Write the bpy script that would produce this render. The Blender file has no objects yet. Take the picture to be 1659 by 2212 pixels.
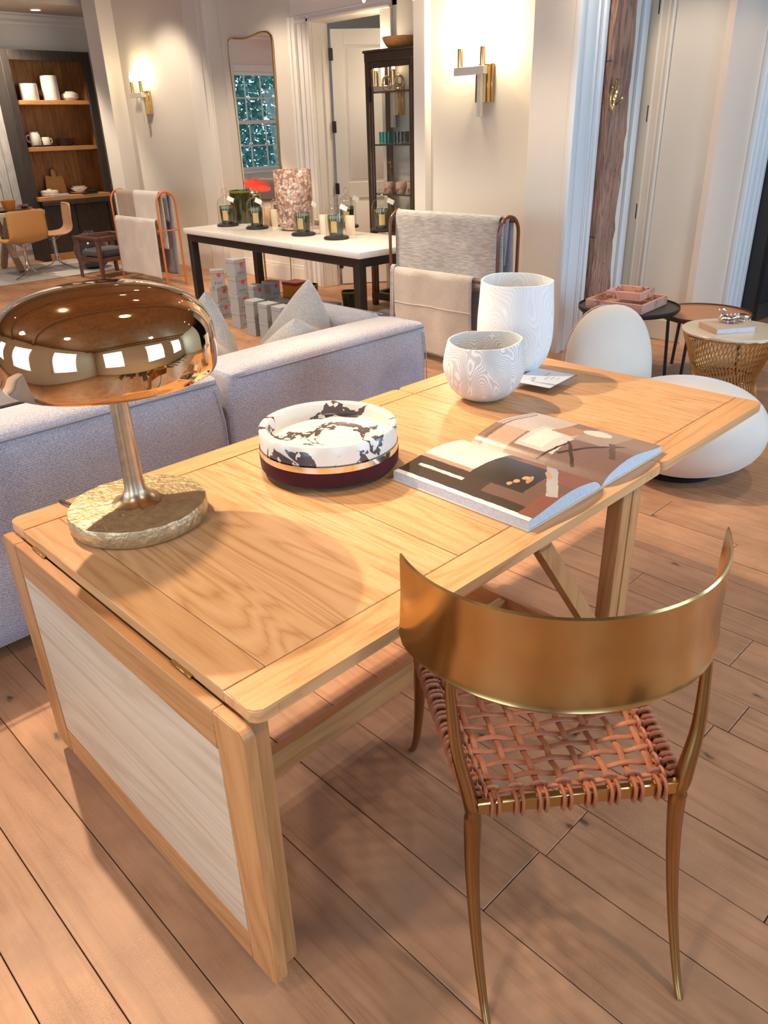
import bpy, bmesh, math, random
from mathutils import Vector, Matrix
random.seed(7)
S = bpy.context.scene
COL = S.collection
PI = math.pi
# ------------------------------------------------------------------ camera
YAW, PITCH, ROLL, FPX, CAMZ = 0.803475, 0.468358, 0.030947, 1640.17, 1.6
PW, PH = 1659, 2212
_f = Vector((math.cos(PITCH)*math.cos(YAW), math.cos(PITCH)*math.sin(YAW), -math.sin(PITCH)))
_r0 = Vector((math.sin(YAW), -math.cos(YAW), 0)); _d0 = _f.cross(_r0)
_r = _r0*math.cos(ROLL) + _d0*math.sin(ROLL); _d = -_r0*math.sin(ROLL) + _d0*math.cos(ROLL)
cam_data = bpy.data.cameras.new('camera'); cam = bpy.data.objects.new('camera', cam_data); COL.objects.link(cam)
cam.matrix_world = Matrix(((_r.x, -_d.x, -_f.x, 0), (_r.y, -_d.y, -_f.y, 0), (_r.z, -_d.z, -_f.z, CAMZ), (0, 0, 0, 1)))
cam_data.sensor_fit = 'VERTICAL'; cam_data.sensor_height = 36; cam_data.lens = FPX/PH*36
cam_data.clip_start = 0.05; cam_data.clip_end = 100
S.camera = cam
def ray(u, v): return ((u-PW/2)/FPX)*_r + ((v-PH/2)/FPX)*_d + _f
def AZ(u, v, z): q = ray(u, v); return Vector((0, 0, CAMZ)) + q*((z-CAMZ)/q.z)
def AX(u, v, x): q = ray(u, v); return Vector((0, 0, CAMZ)) + q*(x/q.x)
def AY(u, v, y): q = ray(u, v); return Vector((0, 0, CAMZ)) + q*(y/q.y)
# ------------------------------------------------------------------ view, world, lights
S.view_settings.view_transform = 'Standard'; S.view_settings.look = 'None'
S.view_settings.exposure = 0.0; S.view_settings.gamma = 1.0; S.view_settings.use_curve_mapping = False
cy = S.cycles
cy.use_denoising = True; cy.caustics_reflective = False; cy.caustics_refractive = False
cy.max_bounces = 8; cy.diffuse_bounces = 4; cy.glossy_bounces = 5; cy.transmission_bounces = 6; cy.transparent_max_bounces = 16
cy.sample_clamp_indirect = 6.0
W = bpy.data.worlds.new('world'); S.world = W; W.use_nodes = True
bg = W.node_tree.nodes['Background']; bg.inputs[0].default_value = (0.55, 0.80, 1.0, 1); bg.inputs[1].default_value = 2.2
def area_light(name, loc, target, sx, sy, power, col):
    l = bpy.data.lights.new(name, 'AREA'); l.shape = 'RECTANGLE'; l.size = sx; l.size_y = sy; l.energy = power; l.color = col
    o = bpy.data.objects.new(name, l); COL.objects.link(o); o.location = loc
    o.rotation_euler = (Vector(target)-Vector(loc)).to_track_quat('-Z', 'Y').to_euler(); return o
def spot_light(name, loc, target, power, deg, col, rad=0.03, blend=0.5):
    l = bpy.data.lights.new(name, 'SPOT'); l.energy = power; l.color = col; l.spot_size = math.radians(deg); l.spot_blend = blend; l.shadow_soft_size = rad
    o = bpy.data.objects.new(name, l); COL.objects.link(o); o.location = loc
    o.rotation_euler = (Vector(target)-Vector(loc)).to_track_quat('-Z', 'Y').to_euler(); return o
WARM = (1.0, 0.85, 0.66); AMBER = (1.0, 0.77, 0.52); COOL = (0.36, 0.66, 1.0); SOFT = (1.0, 0.88, 0.74)
# daylight entering by the windows of the shop (walls behind and beside the camera)
for x, pw in ((-0.9, 36), (2.4, 52), (5.2, 125)):
    area_light('daylight_side', (x, -2.52, 1.65), (x, 0, 1.5), 1.5, 1.9, pw, COOL)
for i, y in enumerate((0.2, 3.2, 6.4)):
    area_light('daylight_rear', (-2.52, y, 1.65), (0, y, 1.4), 1.5, 1.9, 44, (0.72, 0.84, 1.0))
# ceiling spots, some added for fill and wall wash: position, aim, power
CEIL, DCEIL = 3.32, 3.1
SPOTS = [((0.88, 3.3, CEIL-.06), (0.65, 1.5, 0.5), 410, 78), ((2.2, 3.2, CEIL-.06), (2.25, 1.45, 0.74), 315, 48), ((2.4, 4.3, CEIL-.06), (2.1, 2.85, 0.6), 95, 50), ((1.25, 1.75, CEIL-.06), (0.72, 1.38, 0.74), 150, 34),  # last one added overhead to fill the near table
         ((3.9, 3.6, CEIL-.06), (3.9, 3.6, 0), 150, 90), ((3.3, 5.6, CEIL-.06), (3.6, 5.8, 0), 310, 104),
         ((0.2, 5.6, CEIL-.06), (0.6, 5.2, 0), 260, 110), ((2.6, 8.4, CEIL-.06), (3.0, 8.4, 0), 230, 100),
         ((4.6, 1.0, CEIL-.06), (4.6, 1.2, 0), 75, 100), ((4.2, 11.2, CEIL-.06), (4.9, 11.7, 0.7), 300, 96),
         ((-0.9, 1.2, CEIL-.06), (-0.3, 1.6, 0), 60, 80), ((2.0, -0.9, CEIL-.06), (2.0, -0.2, 0), 100, 110),
         ((4.5, 4.2, CEIL-.06), (5.3, 4.2, 1.3), 22, 90), ((4.6, 7.2, CEIL-.06), (5.7, 7.4, 1.1), 130, 72), ((4.7, 9.2, CEIL-.06), (5.6, 9.4, 1.0), 120, 84),  # added wall-wash spots to brighten the back walls
         ((4.85, 3.05, CEIL-.06), (5.9, 2.75, 0.9), 80, 56), ((5.7, 1.1, CEIL-.06), (6.2, 2.55, 1.2), 75, 46), ((6.9, 5.7, CEIL-.06), (6.8, 6.0, 0), 130, 110)]  # added to warm the right walls and light the room past the door
def _lift(p, t):
    k = (CEIL-.06-t[2])/(p[2]-t[2]); return tuple(t[i]+(p[i]-t[i])*k for i in range(3))
SPOTS = [((p[0], p[1], DCEIL-.06), t, e*.72, a) if p[1] > 10 else (_lift((p[0], p[1], 3.04), t), t, e*1.18, a) for p, t, e, a in SPOTS]
for i, (p, t, e, a) in enumerate(SPOTS): spot_light('ceiling_spot', p, t, e, a, AMBER if i in (0, 1, 3) else WARM, .03 if i in (0, 1) else .11)
spot_light('fill_flood', (-1.2, 3.6, CEIL-.08), (.4, 1.6, .4), 45, 74, AMBER, .22, .6)  # added soft fill for near table and left floor, no fitting
# ------------------------------------------------------------------ helpers
def thing(name, label, cat, loc=(0, 0, 0), rz=0, group=None):
    o = bpy.data.objects.new(name, None); o.empty_display_size = .1; COL.objects.link(o)
    o.location = loc; o.rotation_euler = (0, 0, rz); tag(o, label, cat, group); return o
def tag(o, label=None, cat=None, group=None, kind=None):
    if label: o['label'] = label
    if cat: o['category'] = cat
    if group: o['group'] = group
    if kind: o['kind'] = kind
    return o
def mesh_of(bm, name, smooth=None):
    bmesh.ops.recalc_face_normals(bm, faces=bm.faces[:])
    me = bpy.data.meshes.new(name); bm.to_mesh(me); bm.free()
    if smooth is not None:
        me.polygons.foreach_set('use_smooth', [True]*len(me.polygons)); me.set_sharp_from_angle(angle=math.radians(smooth))
    return me
def obj(name, bm, mat, parent=None, smooth=40, loc=None, rot=None, label=None):
    me = bm if isinstance(bm, bpy.types.Mesh) else mesh_of(bm, name, smooth)
    if mat is not None and not me.materials: me.materials.append(mat)
    o = bpy.data.objects.new(name, me); COL.objects.link(o)
    if parent: o.parent = parent
    if loc is not None: o.location = loc
    if rot is not None: o.rotation_euler = rot
    if label: o['label'] = label
    return o
def struct(name, bm, mat, parent=None, smooth=30, label=None):
    o = obj(name, bm, mat, parent, smooth)
    if not parent: o['kind'] = 'structure'
    if label: o['label'] = label
    return o
def copy_tree(o, loc=None, rz=None, label=None, parent=None):
    c = o.copy(); COL.objects.link(c); c.parent = parent
    if loc is not None: c.location = loc
    if rz is not None: c.rotation_euler = (0, 0, rz)
    if label: c['label'] = label
    for ch in list(o.children):
        if ch.type == 'LIGHT':
            l = ch.copy(); COL.objects.link(l); l.parent = c
        else: copy_tree(ch, parent=c)
    return c
def B(): return bmesh.new()
def box(bm, x0, x1, y0, y1, z0, z1, bev=0.0, seg=1):
    r = bmesh.ops.create_cube(bm, size=1.0); vs = r['verts']
    for v in vs: v.co = Vector(((x0+x1)/2+v.co.x*(x1-x0), (y0+y1)/2+v.co.y*(y1-y0), (z0+z1)/2+v.co.z*(z1-z0)))
    if bev:
        es = list({e for v in vs for e in v.link_edges})
        bmesh.ops.bevel(bm, geom=es, offset=bev, segments=seg, profile=0.5, affect='EDGES')
    return bm
def bx(x0, x1, y0, y1, z0, z1, bev=0.0, seg=1): return box(B(), x0, x1, y0, y1, z0, z1, bev, seg)
def xform(bm, M, vs=None):
    bmesh.ops.transform(bm, matrix=M, verts=vs if vs else bm.verts[:]); return bm
def ring_skin(bm, rings, cap0=True, cap1=True, closed=False):
    n = len(rings[0]); V = [[bm.verts.new(p) for p in r] for r in rings]
    m = len(V)
    for i in range(m if closed else m-1):
        a, b = V[i], V[(i+1) % m]
        for j in range(n):
            try: bm.faces.new((a[j], a[(j+1) % n], b[(j+1) % n], b[j]))
            except ValueError: pass
    if not closed:
        if cap0: bm.faces.new(V[0][::-1])
        if cap1: bm.faces.new(V[-1])
    return bm
def lathe(prof, seg=40, bm=None, c=(0, 0, 0), closed=False):
    """prof = [(r, z)...]; r=0 ends become poles"""
    bm = bm or B(); V = []
    for r, z in prof:
        if r < 1e-6: V.append([bm.verts.new((c[0], c[1], c[2]+z))])
        else: V.append([bm.verts.new((c[0]+r*math.cos(2*PI*k/seg), c[1]+r*math.sin(2*PI*k/seg), c[2]+z)) for k in range(seg)])
    pairs = list(zip(V[:-1], V[1:])) + ([(V[-1], V[0])] if closed else [])
    for a, b in pairs:
        for k in range(seg):
            k2 = (k+1) % seg
            if len(a) == 1 and len(b) == 1: continue
            if len(a) == 1: bm.faces.new((a[0], b[k], b[k2]))
            elif len(b) == 1: bm.faces.new((a[k], a[k2], b[0]))
            else: bm.faces.new((a[k], a[k2], b[k2], b[k]))
    return bm
def tube(pts, rad, seg=10, bm=None, flat=1.0, up=(0, 0, 1), closed=False, square=False):
    """sweep; rad number or list; flat scales the second cross axis"""
    bm = bm or B(); pts = [Vector(p) for p in pts]; n = len(pts); rings = []
    up = Vector(up)
    for i, p in enumerate(pts):
        if closed: t = pts[(i+1) % n]-pts[i-1]
        else: t = (pts[min(i+1, n-1)]-pts[max(i-1, 0)])
        t.normalize(); a = t.cross(up)
        if a.length < 1e-4: a = t.cross(Vector((1, 0, 0)))
        a.normalize(); b = a.cross(t).normalized()
        r = rad[i] if isinstance(rad, (list, tuple)) else rad
        if square: rings.append([p+a*r*sx+b*r*flat*sy for sx, sy in ((-1, -1), (1, -1), (1, 1), (-1, 1))])
        else: rings.append([p+a*(r*math.cos(2*PI*k/seg))+b*(r*flat*math.sin(2*PI*k/seg)) for k in range(seg)])
    return ring_skin(bm, rings, closed=closed)
def smooth_path(pts, n=6):
    """Catmull-Rom through pts"""
    P = [Vector(p) for p in pts]; out = []
    for i in range(len(P)-1):
        p0, p1, p2, p3 = P[max(i-1, 0)], P[i], P[i+1], P[min(i+2, len(P)-1)]
        for k in range(n):
            t = k/n; out.append(0.5*((2*p1)+(p2-p0)*t+(2*p0-5*p1+4*p2-p3)*t*t+(3*p1-p0-3*p2+p3)*t**3))
    out.append(P[-1]); return out
def lerp_list(vals, n):
    out = []
    for i in range(len(vals)-1):
        for k in range(n): out.append(vals[i]+(vals[i+1]-vals[i])*k/n)
    out.append(vals[-1]); return out
def prism(poly, z0, z1, bm=None):
    bm = bm or B(); a = [bm.verts.new((x, y, z0)) for x, y in poly]; b = [bm.verts.new((x, y, z1)) for x, y in poly]
    n = len(poly)
    for i in range(n): bm.faces.new((a[i], a[(i+1) % n], b[(i+1) % n], b[i]))
    bm.faces.new(a[::-1]); bm.faces.new(b); return bm
def grid(fn, nu, nv, bm=None, uv=True):
    bm = bm or B(); V = [[bm.verts.new(fn(i/nu, j/nv)) for j in range(nv+1)] for i in range(nu+1)]
    L = bm.loops.layers.uv.verify() if uv else None
    for i in range(nu):
        for j in range(nv):
            f = bm.faces.new((V[i][j], V[i+1][j], V[i+1][j+1], V[i][j+1]))
            if uv:
                for lp, (a, b) in zip(f.loops, ((i, j), (i+1, j), (i+1, j+1), (i, j+1))): lp[L].uv = (a/nu, b/nv)
    return bm
def superbox(cx, cy_, cz, sx, sy, sz, r, seg=4, puff=0.0, n=8, bm=None):
    """soft upholstered block: rounded box with slightly bulging faces"""
    bm = bm or B(); r0 = bmesh.ops.create_cube(bm, size=2.0); vs = r0['verts']
    es = list({e for v in vs for e in v.link_edges})
    bmesh.ops.subdivide_edges(bm, edges=es, cuts=n, use_grid_fill=True)
    for v in bm.verts:
        c = v.co
        if max(abs(c.x), abs(c.y), abs(c.z)) < .999: continue
    for v in list(bm.verts):
        p = Vector((v.co.x*sx/2, v.co.y*sy/2, v.co.z*sz/2))
        q = Vector([max(-(h/2-r), min(h/2-r, a)) for a, h in zip(p, (sx, sy, sz))])
        d = p-q
        if d.length > 1e-9: p = q+d.normalized()*r
        w = [(1-abs(a)**2) for a in v.co]
        u = v.co
        p.x += puff*u.x*max(0, w[1])*max(0, w[2]); p.y += puff*u.y*max(0, w[0])*max(0, w[2]); p.z += puff*u.z*max(0, w[0])*max(0, w[1])
        v.co = p+Vector((cx, cy_, cz))
    return bm
# ------------------------------------------------------------------ materials
def _new(name):
    m = bpy.data.materials.new(name); m.use_nodes = True; nt = m.node_tree
    return m, nt, nt.nodes['Principled BSDF']
def N(nt, t, **kw):
    n = nt.nodes.new(t)
    for k, v in kw.items():
        if k.startswith('i_'): n.inputs[k[2:].replace('_', ' ')].default_value = v
        else: setattr(n, k, v)
    return n
def c4(c): return (c[0], c[1], c[2], 1)
def srgb(r, g, b):
    f = lambda c: (c/255/12.92) if c/255 <= .04045 else ((c/255+.055)/1.055)**2.4
    return (f(r), f(g), f(b))
def plain(name, col, rough=.5, metal=0.0, var=.06, vscale=8.0, bump=0.0, bscale=60, sheen=0.0, coat=0.0, emit=None, estr=0.0):
    m, nt, bs = _new(name)
    bs.inputs['Roughness'].default_value = rough; bs.inputs['Metallic'].default_value = metal
    tc = N(nt, 'ShaderNodeTexCoord'); nz = N(nt, 'ShaderNodeTexNoise'); nz.inputs['Scale'].default_value = vscale; nz.inputs['Detail'].default_value = 3
    nt.links.new(tc.outputs['Object'], nz.inputs['Vector'])
    mx = N(nt, 'ShaderNodeMix', data_type='RGBA'); lo = [max(0, c*(1-var)) for c in col]; hi = [min(1, c*(1+var)) for c in col]
    mx.inputs[6].default_value = c4(lo); mx.inputs[7].default_value = c4(hi)
    nt.links.new(nz.outputs['Fac'], mx.inputs[0]); nt.links.new(mx.outputs[2], bs.inputs['Base Color'])
    if bump:
        n2 = N(nt, 'ShaderNodeTexNoise'); n2.inputs['Scale'].default_value = bscale; n2.inputs['Detail'].default_value = 4
        nt.links.new(tc.outputs['Object'], n2.inputs['Vector'])
        bp = N(nt, 'ShaderNodeBump'); bp.inputs['Strength'].default_value = bump; bp.inputs['Distance'].default_value = .01
        nt.links.new(n2.outputs['Fac'], bp.inputs['Height']); nt.links.new(bp.outputs['Normal'], bs.inputs['Normal'])
    if sheen: bs.inputs['Sheen Weight'].default_value = sheen; bs.inputs['Sheen Roughness'].default_value = .4
    if coat: bs.inputs['Coat Weight'].default_value = coat
    if emit: bs.inputs['Emission Color'].default_value = c4(emit); bs.inputs['Emission Strength'].default_value = estr
    return m
def ramp(nt, stops):
    r = N(nt, 'ShaderNodeValToRGB'); el = r.color_ramp.elements
    while len(el) < len(stops): el.new(.5)
    for e, (p, c) in zip(el, stops): e.position = p; e.color = c4(c)
    return r
def wood(name, light, mid, dark, axis='Y', scale=1.0, rough=.45, grain=14.0, bump=.12, knots=0.0, stretch=14.0, rnd=.18, kscale=1.0):
    m, nt, bs = _new(name); bs.inputs['Roughness'].default_value = rough
    tc = N(nt, 'ShaderNodeTexCoord'); oi = N(nt, 'ShaderNodeObjectInfo')
    ad = N(nt, 'ShaderNodeVectorMath', operation='MULTIPLY_ADD'); ad.inputs[1].default_value = (1, 1, 1)
    sc = N(nt, 'ShaderNodeVectorMath', operation='SCALE'); sc.inputs[0].default_value = (7.3, 3.1, 5.7)
    nt.links.new(oi.outputs['Random'], sc.inputs['Scale']); nt.links.new(tc.outputs['Object'], ad.inputs[0]); nt.links.new(sc.outputs[0], ad.inputs[2])
    mp = N(nt, 'ShaderNodeMapping'); s = [scale*stretch]*3; s['XYZ'.index(axis)] = scale*stretch/12.0; mp.inputs['Scale'].default_value = s
    nt.links.new(ad.outputs[0], mp.inputs['Vector'])
    n1 = N(nt, 'ShaderNodeTexNoise'); n1.inputs['Scale'].default_value = .55; n1.inputs['Detail'].default_value = 3; n1.inputs['Distortion'].default_value = .6
    nt.links.new(mp.outputs[0], n1.inputs['Vector'])
    # cathedral grain: bands of the warped noise
    mu = N(nt, 'ShaderNodeMath', operation='MULTIPLY'); mu.inputs[1].default_value = grain; nt.links.new(n1.outputs['Fac'], mu.inputs[0])
    fr = N(nt, 'ShaderNodeMath', operation='PINGPONG'); fr.inputs[1].default_value = .5; nt.links.new(mu.outputs[0], fr.inputs[0])
    m2 = N(nt, 'ShaderNodeMapping'); s2 = [scale*170]*3; s2['XYZ'.index(axis)] = scale*7.0; m2.inputs['Scale'].default_value = s2
    nt.links.new(ad.outputs[0], m2.inputs['Vector'])
    n2 = N(nt, 'ShaderNodeTexNoise'); n2.inputs['Scale'].default_value = 1; n2.inputs['Detail'].default_value = 2; nt.links.new(m2.outputs[0], n2.inputs['Vector'])
    mixf = N(nt, 'ShaderNodeMath', operation='MULTIPLY_ADD'); mixf.inputs[1].default_value = .9; nt.links.new(fr.outputs[0], mixf.inputs[0])
    h = N(nt, 'ShaderNodeMath', operation='MULTIPLY'); h.inputs[1].default_value = .55; nt.links.new(n2.outputs['Fac'], h.inputs[0]); nt.links.new(h.outputs[0], mixf.inputs[2])
    rp = ramp(nt, [(.12, dark), (.42, mid), (.78, light)]); nt.links.new(mixf.outputs[0], rp.inputs[0])
    hs = N(nt, 'ShaderNodeHueSaturation'); nt.links.new(rp.outputs[0], hs.inputs['Color'])
    mr = N(nt, 'ShaderNodeMapRange'); mr.inputs['To Min'].default_value = 1-rnd; mr.inputs['To Max'].default_value = 1+rnd
    nt.links.new(oi.outputs['Random'], mr.inputs['Value']); nt.links.new(mr.outputs[0], hs.inputs['Value'])
    col = hs.outputs[0]
    if knots:
        flatv = ad.outputs[0]
        if axis == 'Z':
            sx_ = N(nt, 'ShaderNodeSeparateXYZ'); cb_ = N(nt, 'ShaderNodeCombineXYZ'); nt.links.new(ad.outputs[0], sx_.inputs[0]); nt.links.new(sx_.outputs[0], cb_.inputs[0]); nt.links.new(sx_.outputs[2], cb_.inputs[1]); flatv = cb_.outputs[0]
        kp = N(nt, 'ShaderNodeMapping'); kp.inputs['Scale'].default_value = (4.2*kscale, 2.0*kscale, 1)
        kn = N(nt, 'ShaderNodeTexNoise'); kn.inputs['Scale'].default_value = 30; kn.inputs['Detail'].default_value = 3; nt.links.new(flatv, kn.inputs['Vector'])
        kd = N(nt, 'ShaderNodeVectorMath', operation='MULTIPLY_ADD'); kd.inputs[1].default_value = (.03, .03, 0); nt.links.new(kn.outputs['Color'], kd.inputs[0]); nt.links.new(flatv, kd.inputs[2]); nt.links.new(kd.outputs[0], kp.inputs['Vector'])
        vo = N(nt, 'ShaderNodeTexVoronoi', voronoi_dimensions='2D'); vo.inputs['Scale'].default_value = 1.0; nt.links.new(kp.outputs[0], vo.inputs['Vector'])
        kr = ramp(nt, [(0.0, (1, 1, 1)), (.012, (.9, .9, .9)), (.028, (.15, .15, .15)), (.06, (0, 0, 0))]); nt.links.new(vo.outputs['Distance'], kr.inputs[0])
        wp = N(nt, 'ShaderNodeMapping'); wp.inputs['Scale'].default_value = (75, 24, 1); nt.links.new(flatv, wp.inputs['Vector'])
        v2 = N(nt, 'ShaderNodeTexVoronoi', voronoi_dimensions='2D'); nt.links.new(wp.outputs[0], v2.inputs['Vector'])
        wr = ramp(nt, [(0.0, (1, 1, 1)), (.13, (.5, .5, .5)), (.2, (0, 0, 0))]); nt.links.new(v2.outputs['Distance'], wr.inputs[0])
        nb = N(nt, 'ShaderNodeTexNoise'); nb.inputs['Scale'].default_value = 2.2; nt.links.new(ad.outputs[0], nb.inputs['Vector'])
        nr = ramp(nt, [(.50, (0, 0, 0)), (.68, (1, 1, 1))]); nt.links.new(nb.outputs['Fac'], nr.inputs[0])
        mm = N(nt, 'ShaderNodeMath', operation='MULTIPLY'); nt.links.new(wr.outputs[0], mm.inputs[0]); nt.links.new(nr.outputs[0], mm.inputs[1])
        mxk = N(nt, 'ShaderNodeMath', operation='MAXIMUM'); nt.links.new(kr.outputs[0], mxk.inputs[0]); nt.links.new(mm.outputs[0], mxk.inputs[1])
        sn = N(nt, 'ShaderNodeTexNoise'); sn.inputs['Scale'].default_value = 2.6; sn.inputs['Detail'].default_value = 5; sn.inputs['Roughness'].default_value = .65; nt.links.new(ad.outputs[0], sn.inputs['Vector'])
        sr = N(nt, 'ShaderNodeMapRange'); sr.inputs['From Min'].default_value = .3; sr.inputs['From Max'].default_value = .6; sr.inputs['To Min'].default_value = .72; sr.inputs['To Max'].default_value = 1.05; nt.links.new(sn.outputs['Fac'], sr.inputs['Value'])
        h2 = N(nt, 'ShaderNodeHueSaturation'); nt.links.new(col, h2.inputs['Color']); nt.links.new(sr.outputs[0], h2.inputs['Value']); col = h2.outputs[0]
        mk = N(nt, 'ShaderNodeMath', operation='MULTIPLY'); mk.inputs[1].default_value = knots; nt.links.new(mxk.outputs[0], mk.inputs[0])
        mx = N(nt, 'ShaderNodeMix', data_type='RGBA'); mx.inputs[7].default_value = c4([c*.22 for c in dark]); nt.links.new(mk.outputs[0], mx.inputs[0]); nt.links.new(col, mx.inputs[6]); col = mx.outputs[2]
    nt.links.new(col, bs.inputs['Base Color'])
    bp = N(nt, 'ShaderNodeBump'); bp.inputs['Strength'].default_value = bump; bp.inputs['Distance'].default_value = .004
    nt.links.new(mixf.outputs[0], bp.inputs['Height']); nt.links.new(bp.outputs['Normal'], bs.inputs['Normal'])
    return m
def marble(name, base, vein, scale=4.0, width=.035, rough=.2, stain=None, amount=1.0, lo=.45, hi=.62):
    m, nt, bs = _new(name); bs.inputs['Roughness'].default_value = rough
    tc = N(nt, 'ShaderNodeTexCoord'); nz = N(nt, 'ShaderNodeTexNoise'); nz.inputs['Scale'].default_value = scale; nz.inputs['Detail'].default_value = 6; nz.inputs['Distortion'].default_value = .4
    nt.links.new(tc.outputs['Object'], nz.inputs['Vector'])
    ds = N(nt, 'ShaderNodeVectorMath', operation='MULTIPLY_ADD'); ds.inputs[1].default_value = (.35,)*3
    nt.links.new(nz.outputs['Color'], ds.inputs[0]); nt.links.new(tc.outputs['Object'], ds.inputs[2])
    vo = N(nt, 'ShaderNodeTexVoronoi', feature='DISTANCE_TO_EDGE'); vo.inputs['Scale'].default_value = scale*1.3; nt.links.new(ds.outputs[0], vo.inputs['Vector'])
    r1 = ramp(nt, [(0, (1, 1, 1)), (width, (.35, .35, .35)), (width*2.2, (0, 0, 0))]); nt.links.new(vo.outputs['Distance'], r1.inputs[0])
    n2 = N(nt, 'ShaderNodeTexNoise'); n2.inputs['Scale'].default_value = scale*.9; n2.inputs['Detail'].default_value = 2; nt.links.new(tc.outputs['Object'], n2.inputs['Vector'])
    r2 = ramp(nt, [(lo, (0, 0, 0)), (hi, (1, 1, 1))]); nt.links.new(n2.outputs['Fac'], r2.inputs[0])
    mu = N(nt, 'ShaderNodeMath', operation='MULTIPLY'); nt.links.new(r1.outputs[0], mu.inputs[0]); nt.links.new(r2.outputs[0], mu.inputs[1])
    ma = N(nt, 'ShaderNodeMath', operation='MULTIPLY'); ma.inputs[1].default_value = amount; nt.links.new(mu.outputs[0], ma.inputs[0])
    n3 = N(nt, 'ShaderNodeTexNoise'); n3.inputs['Scale'].default_value = scale*.6; nt.links.new(tc.outputs['Object'], n3.inputs['Vector'])
    m1 = N(nt, 'ShaderNodeMix', data_type='RGBA'); m1.inputs[6].default_value = c4(base); m1.inputs[7].default_value = c4(stain or [c*.86 for c in base]); nt.links.new(n3.outputs['Fac'], m1.inputs[0])
    m2 = N(nt, 'ShaderNodeMix', data_type='RGBA'); m2.inputs[7].default_value = c4(vein); nt.links.new(ma.outputs[0], m2.inputs[0]); nt.links.new(m1.outputs[2], m2.inputs[6])
    nt.links.new(m2.outputs[2], bs.inputs['Base Color']); return m
def fabric(name, c1, c2, scale=500.0, rough=.9, bump=.25, sheen=.25, mottled=.15, slub=False, twill=0.0):
    m, nt, bs = _new(name); bs.inputs['Roughness'].default_value = rough
    bs.inputs['Sheen Weight'].default_value = sheen; bs.inputs['Specular IOR Level'].default_value = .15
    tc = N(nt, 'ShaderNodeTexCoord')
    mp = N(nt, 'ShaderNodeMapping'); mp.inputs['Rotation'].default_value = (.6, .5, .4); mp.inputs['Scale'].default_value = (scale,)*3
    if slub: mp.inputs['Rotation'].default_value = (0, 0, 0); mp.inputs['Scale'].default_value = (scale, scale*.12, scale)
    nt.links.new(tc.outputs['Object'], mp.inputs['Vector'])
    ck = N(nt, 'ShaderNodeTexNoise'); ck.inputs['Scale'].default_value = 1.0; ck.inputs['Detail'].default_value = 1; nt.links.new(mp.outputs[0], ck.inputs['Vector'])
    n2 = N(nt, 'ShaderNodeTexNoise'); n2.inputs['Scale'].default_value = 5; n2.inputs['Detail'].default_value = 4; nt.links.new(tc.outputs['Object'], n2.inputs['Vector'])
    rp = ramp(nt, [(.35, c2), (.65, c1)]); nt.links.new(ck.outputs['Fac'], rp.inputs[0])
    if twill:
        sx = N(nt, 'ShaderNodeSeparateXYZ'); nt.links.new(tc.outputs['Object'], sx.inputs[0])
        m1 = N(nt, 'ShaderNodeMath', operation='MULTIPLY_ADD'); m1.inputs[1].default_value = .62; nt.links.new(sx.outputs[0], m1.inputs[0]); nt.links.new(sx.outputs[2], m1.inputs[2])
        m2 = N(nt, 'ShaderNodeMath', operation='MULTIPLY_ADD'); m2.inputs[1].default_value = .8; nt.links.new(sx.outputs[1], m2.inputs[0]); nt.links.new(m1.outputs[0], m2.inputs[2])
        m3 = N(nt, 'ShaderNodeMath', operation='MULTIPLY'); m3.inputs[1].default_value = 2*PI/twill; nt.links.new(m2.outputs[0], m3.inputs[0])
        m4 = N(nt, 'ShaderNodeMath', operation='SINE'); nt.links.new(m3.outputs[0], m4.inputs[0])
        m5 = N(nt, 'ShaderNodeMath', operation='MULTIPLY_ADD'); m5.inputs[1].default_value = .22; nt.links.new(m4.outputs[0], m5.inputs[0]); nt.links.new(ck.outputs['Fac'], m5.inputs[2]); nt.links.new(m5.outputs[0], rp.inputs[0])
    hs = N(nt, 'ShaderNodeHueSaturation'); nt.links.new(rp.outputs[0], hs.inputs['Color'])
    mr = N(nt, 'ShaderNodeMapRange'); mr.inputs['From Min'].default_value = .3; mr.inputs['From Max'].default_value = .7; mr.inputs['To Min'].default_value = 1-mottled; mr.inputs['To Max'].default_value = 1+mottled*.5
    nt.links.new(n2.outputs['Fac'], mr.inputs['Value']); nt.links.new(mr.outputs[0], hs.inputs['Value'])
    nt.links.new(hs.outputs[0], bs.inputs['Base Color'])
    bp = N(nt, 'ShaderNodeBump'); bp.inputs['Strength'].default_value = bump; bp.inputs['Distance'].default_value = .002; nt.links.new(ck.outputs['Fac'], bp.inputs['Height']); nt.links.new(bp.outputs['Normal'], bs.inputs['Normal'])
    return m
def glass(name, tint=(1, 1, 1), ior=1.45, rough=0.0):
    m, nt, bs = _new(name); nt.nodes.remove(bs); out = nt.nodes['Material Output']
    tr = N(nt, 'ShaderNodeBsdfTransparent'); tr.inputs[0].default_value = c4(tint)
    gl = N(nt, 'ShaderNodeBsdfGlossy'); gl.inputs['Roughness'].default_value = rough
    lw = N(nt, 'ShaderNodeFresnel'); ge = N(nt, 'ShaderNodeNewGeometry'); mr = N(nt, 'ShaderNodeMapRange'); mr.inputs['To Min'].default_value = ior; mr.inputs['To Max'].default_value = 1/ior
    nt.links.new(ge.outputs['Backfacing'], mr.inputs['Value']); nt.links.new(mr.outputs[0], lw.inputs['IOR'])
    mx = N(nt, 'ShaderNodeMixShader'); nt.links.new(lw.outputs[0], mx.inputs[0]); nt.links.new(tr.outputs[0], mx.inputs[1]); nt.links.new(gl.outputs[0], mx.inputs[2]); nt.links.new(mx.outputs[0], out.inputs[0])
    return m
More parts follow.
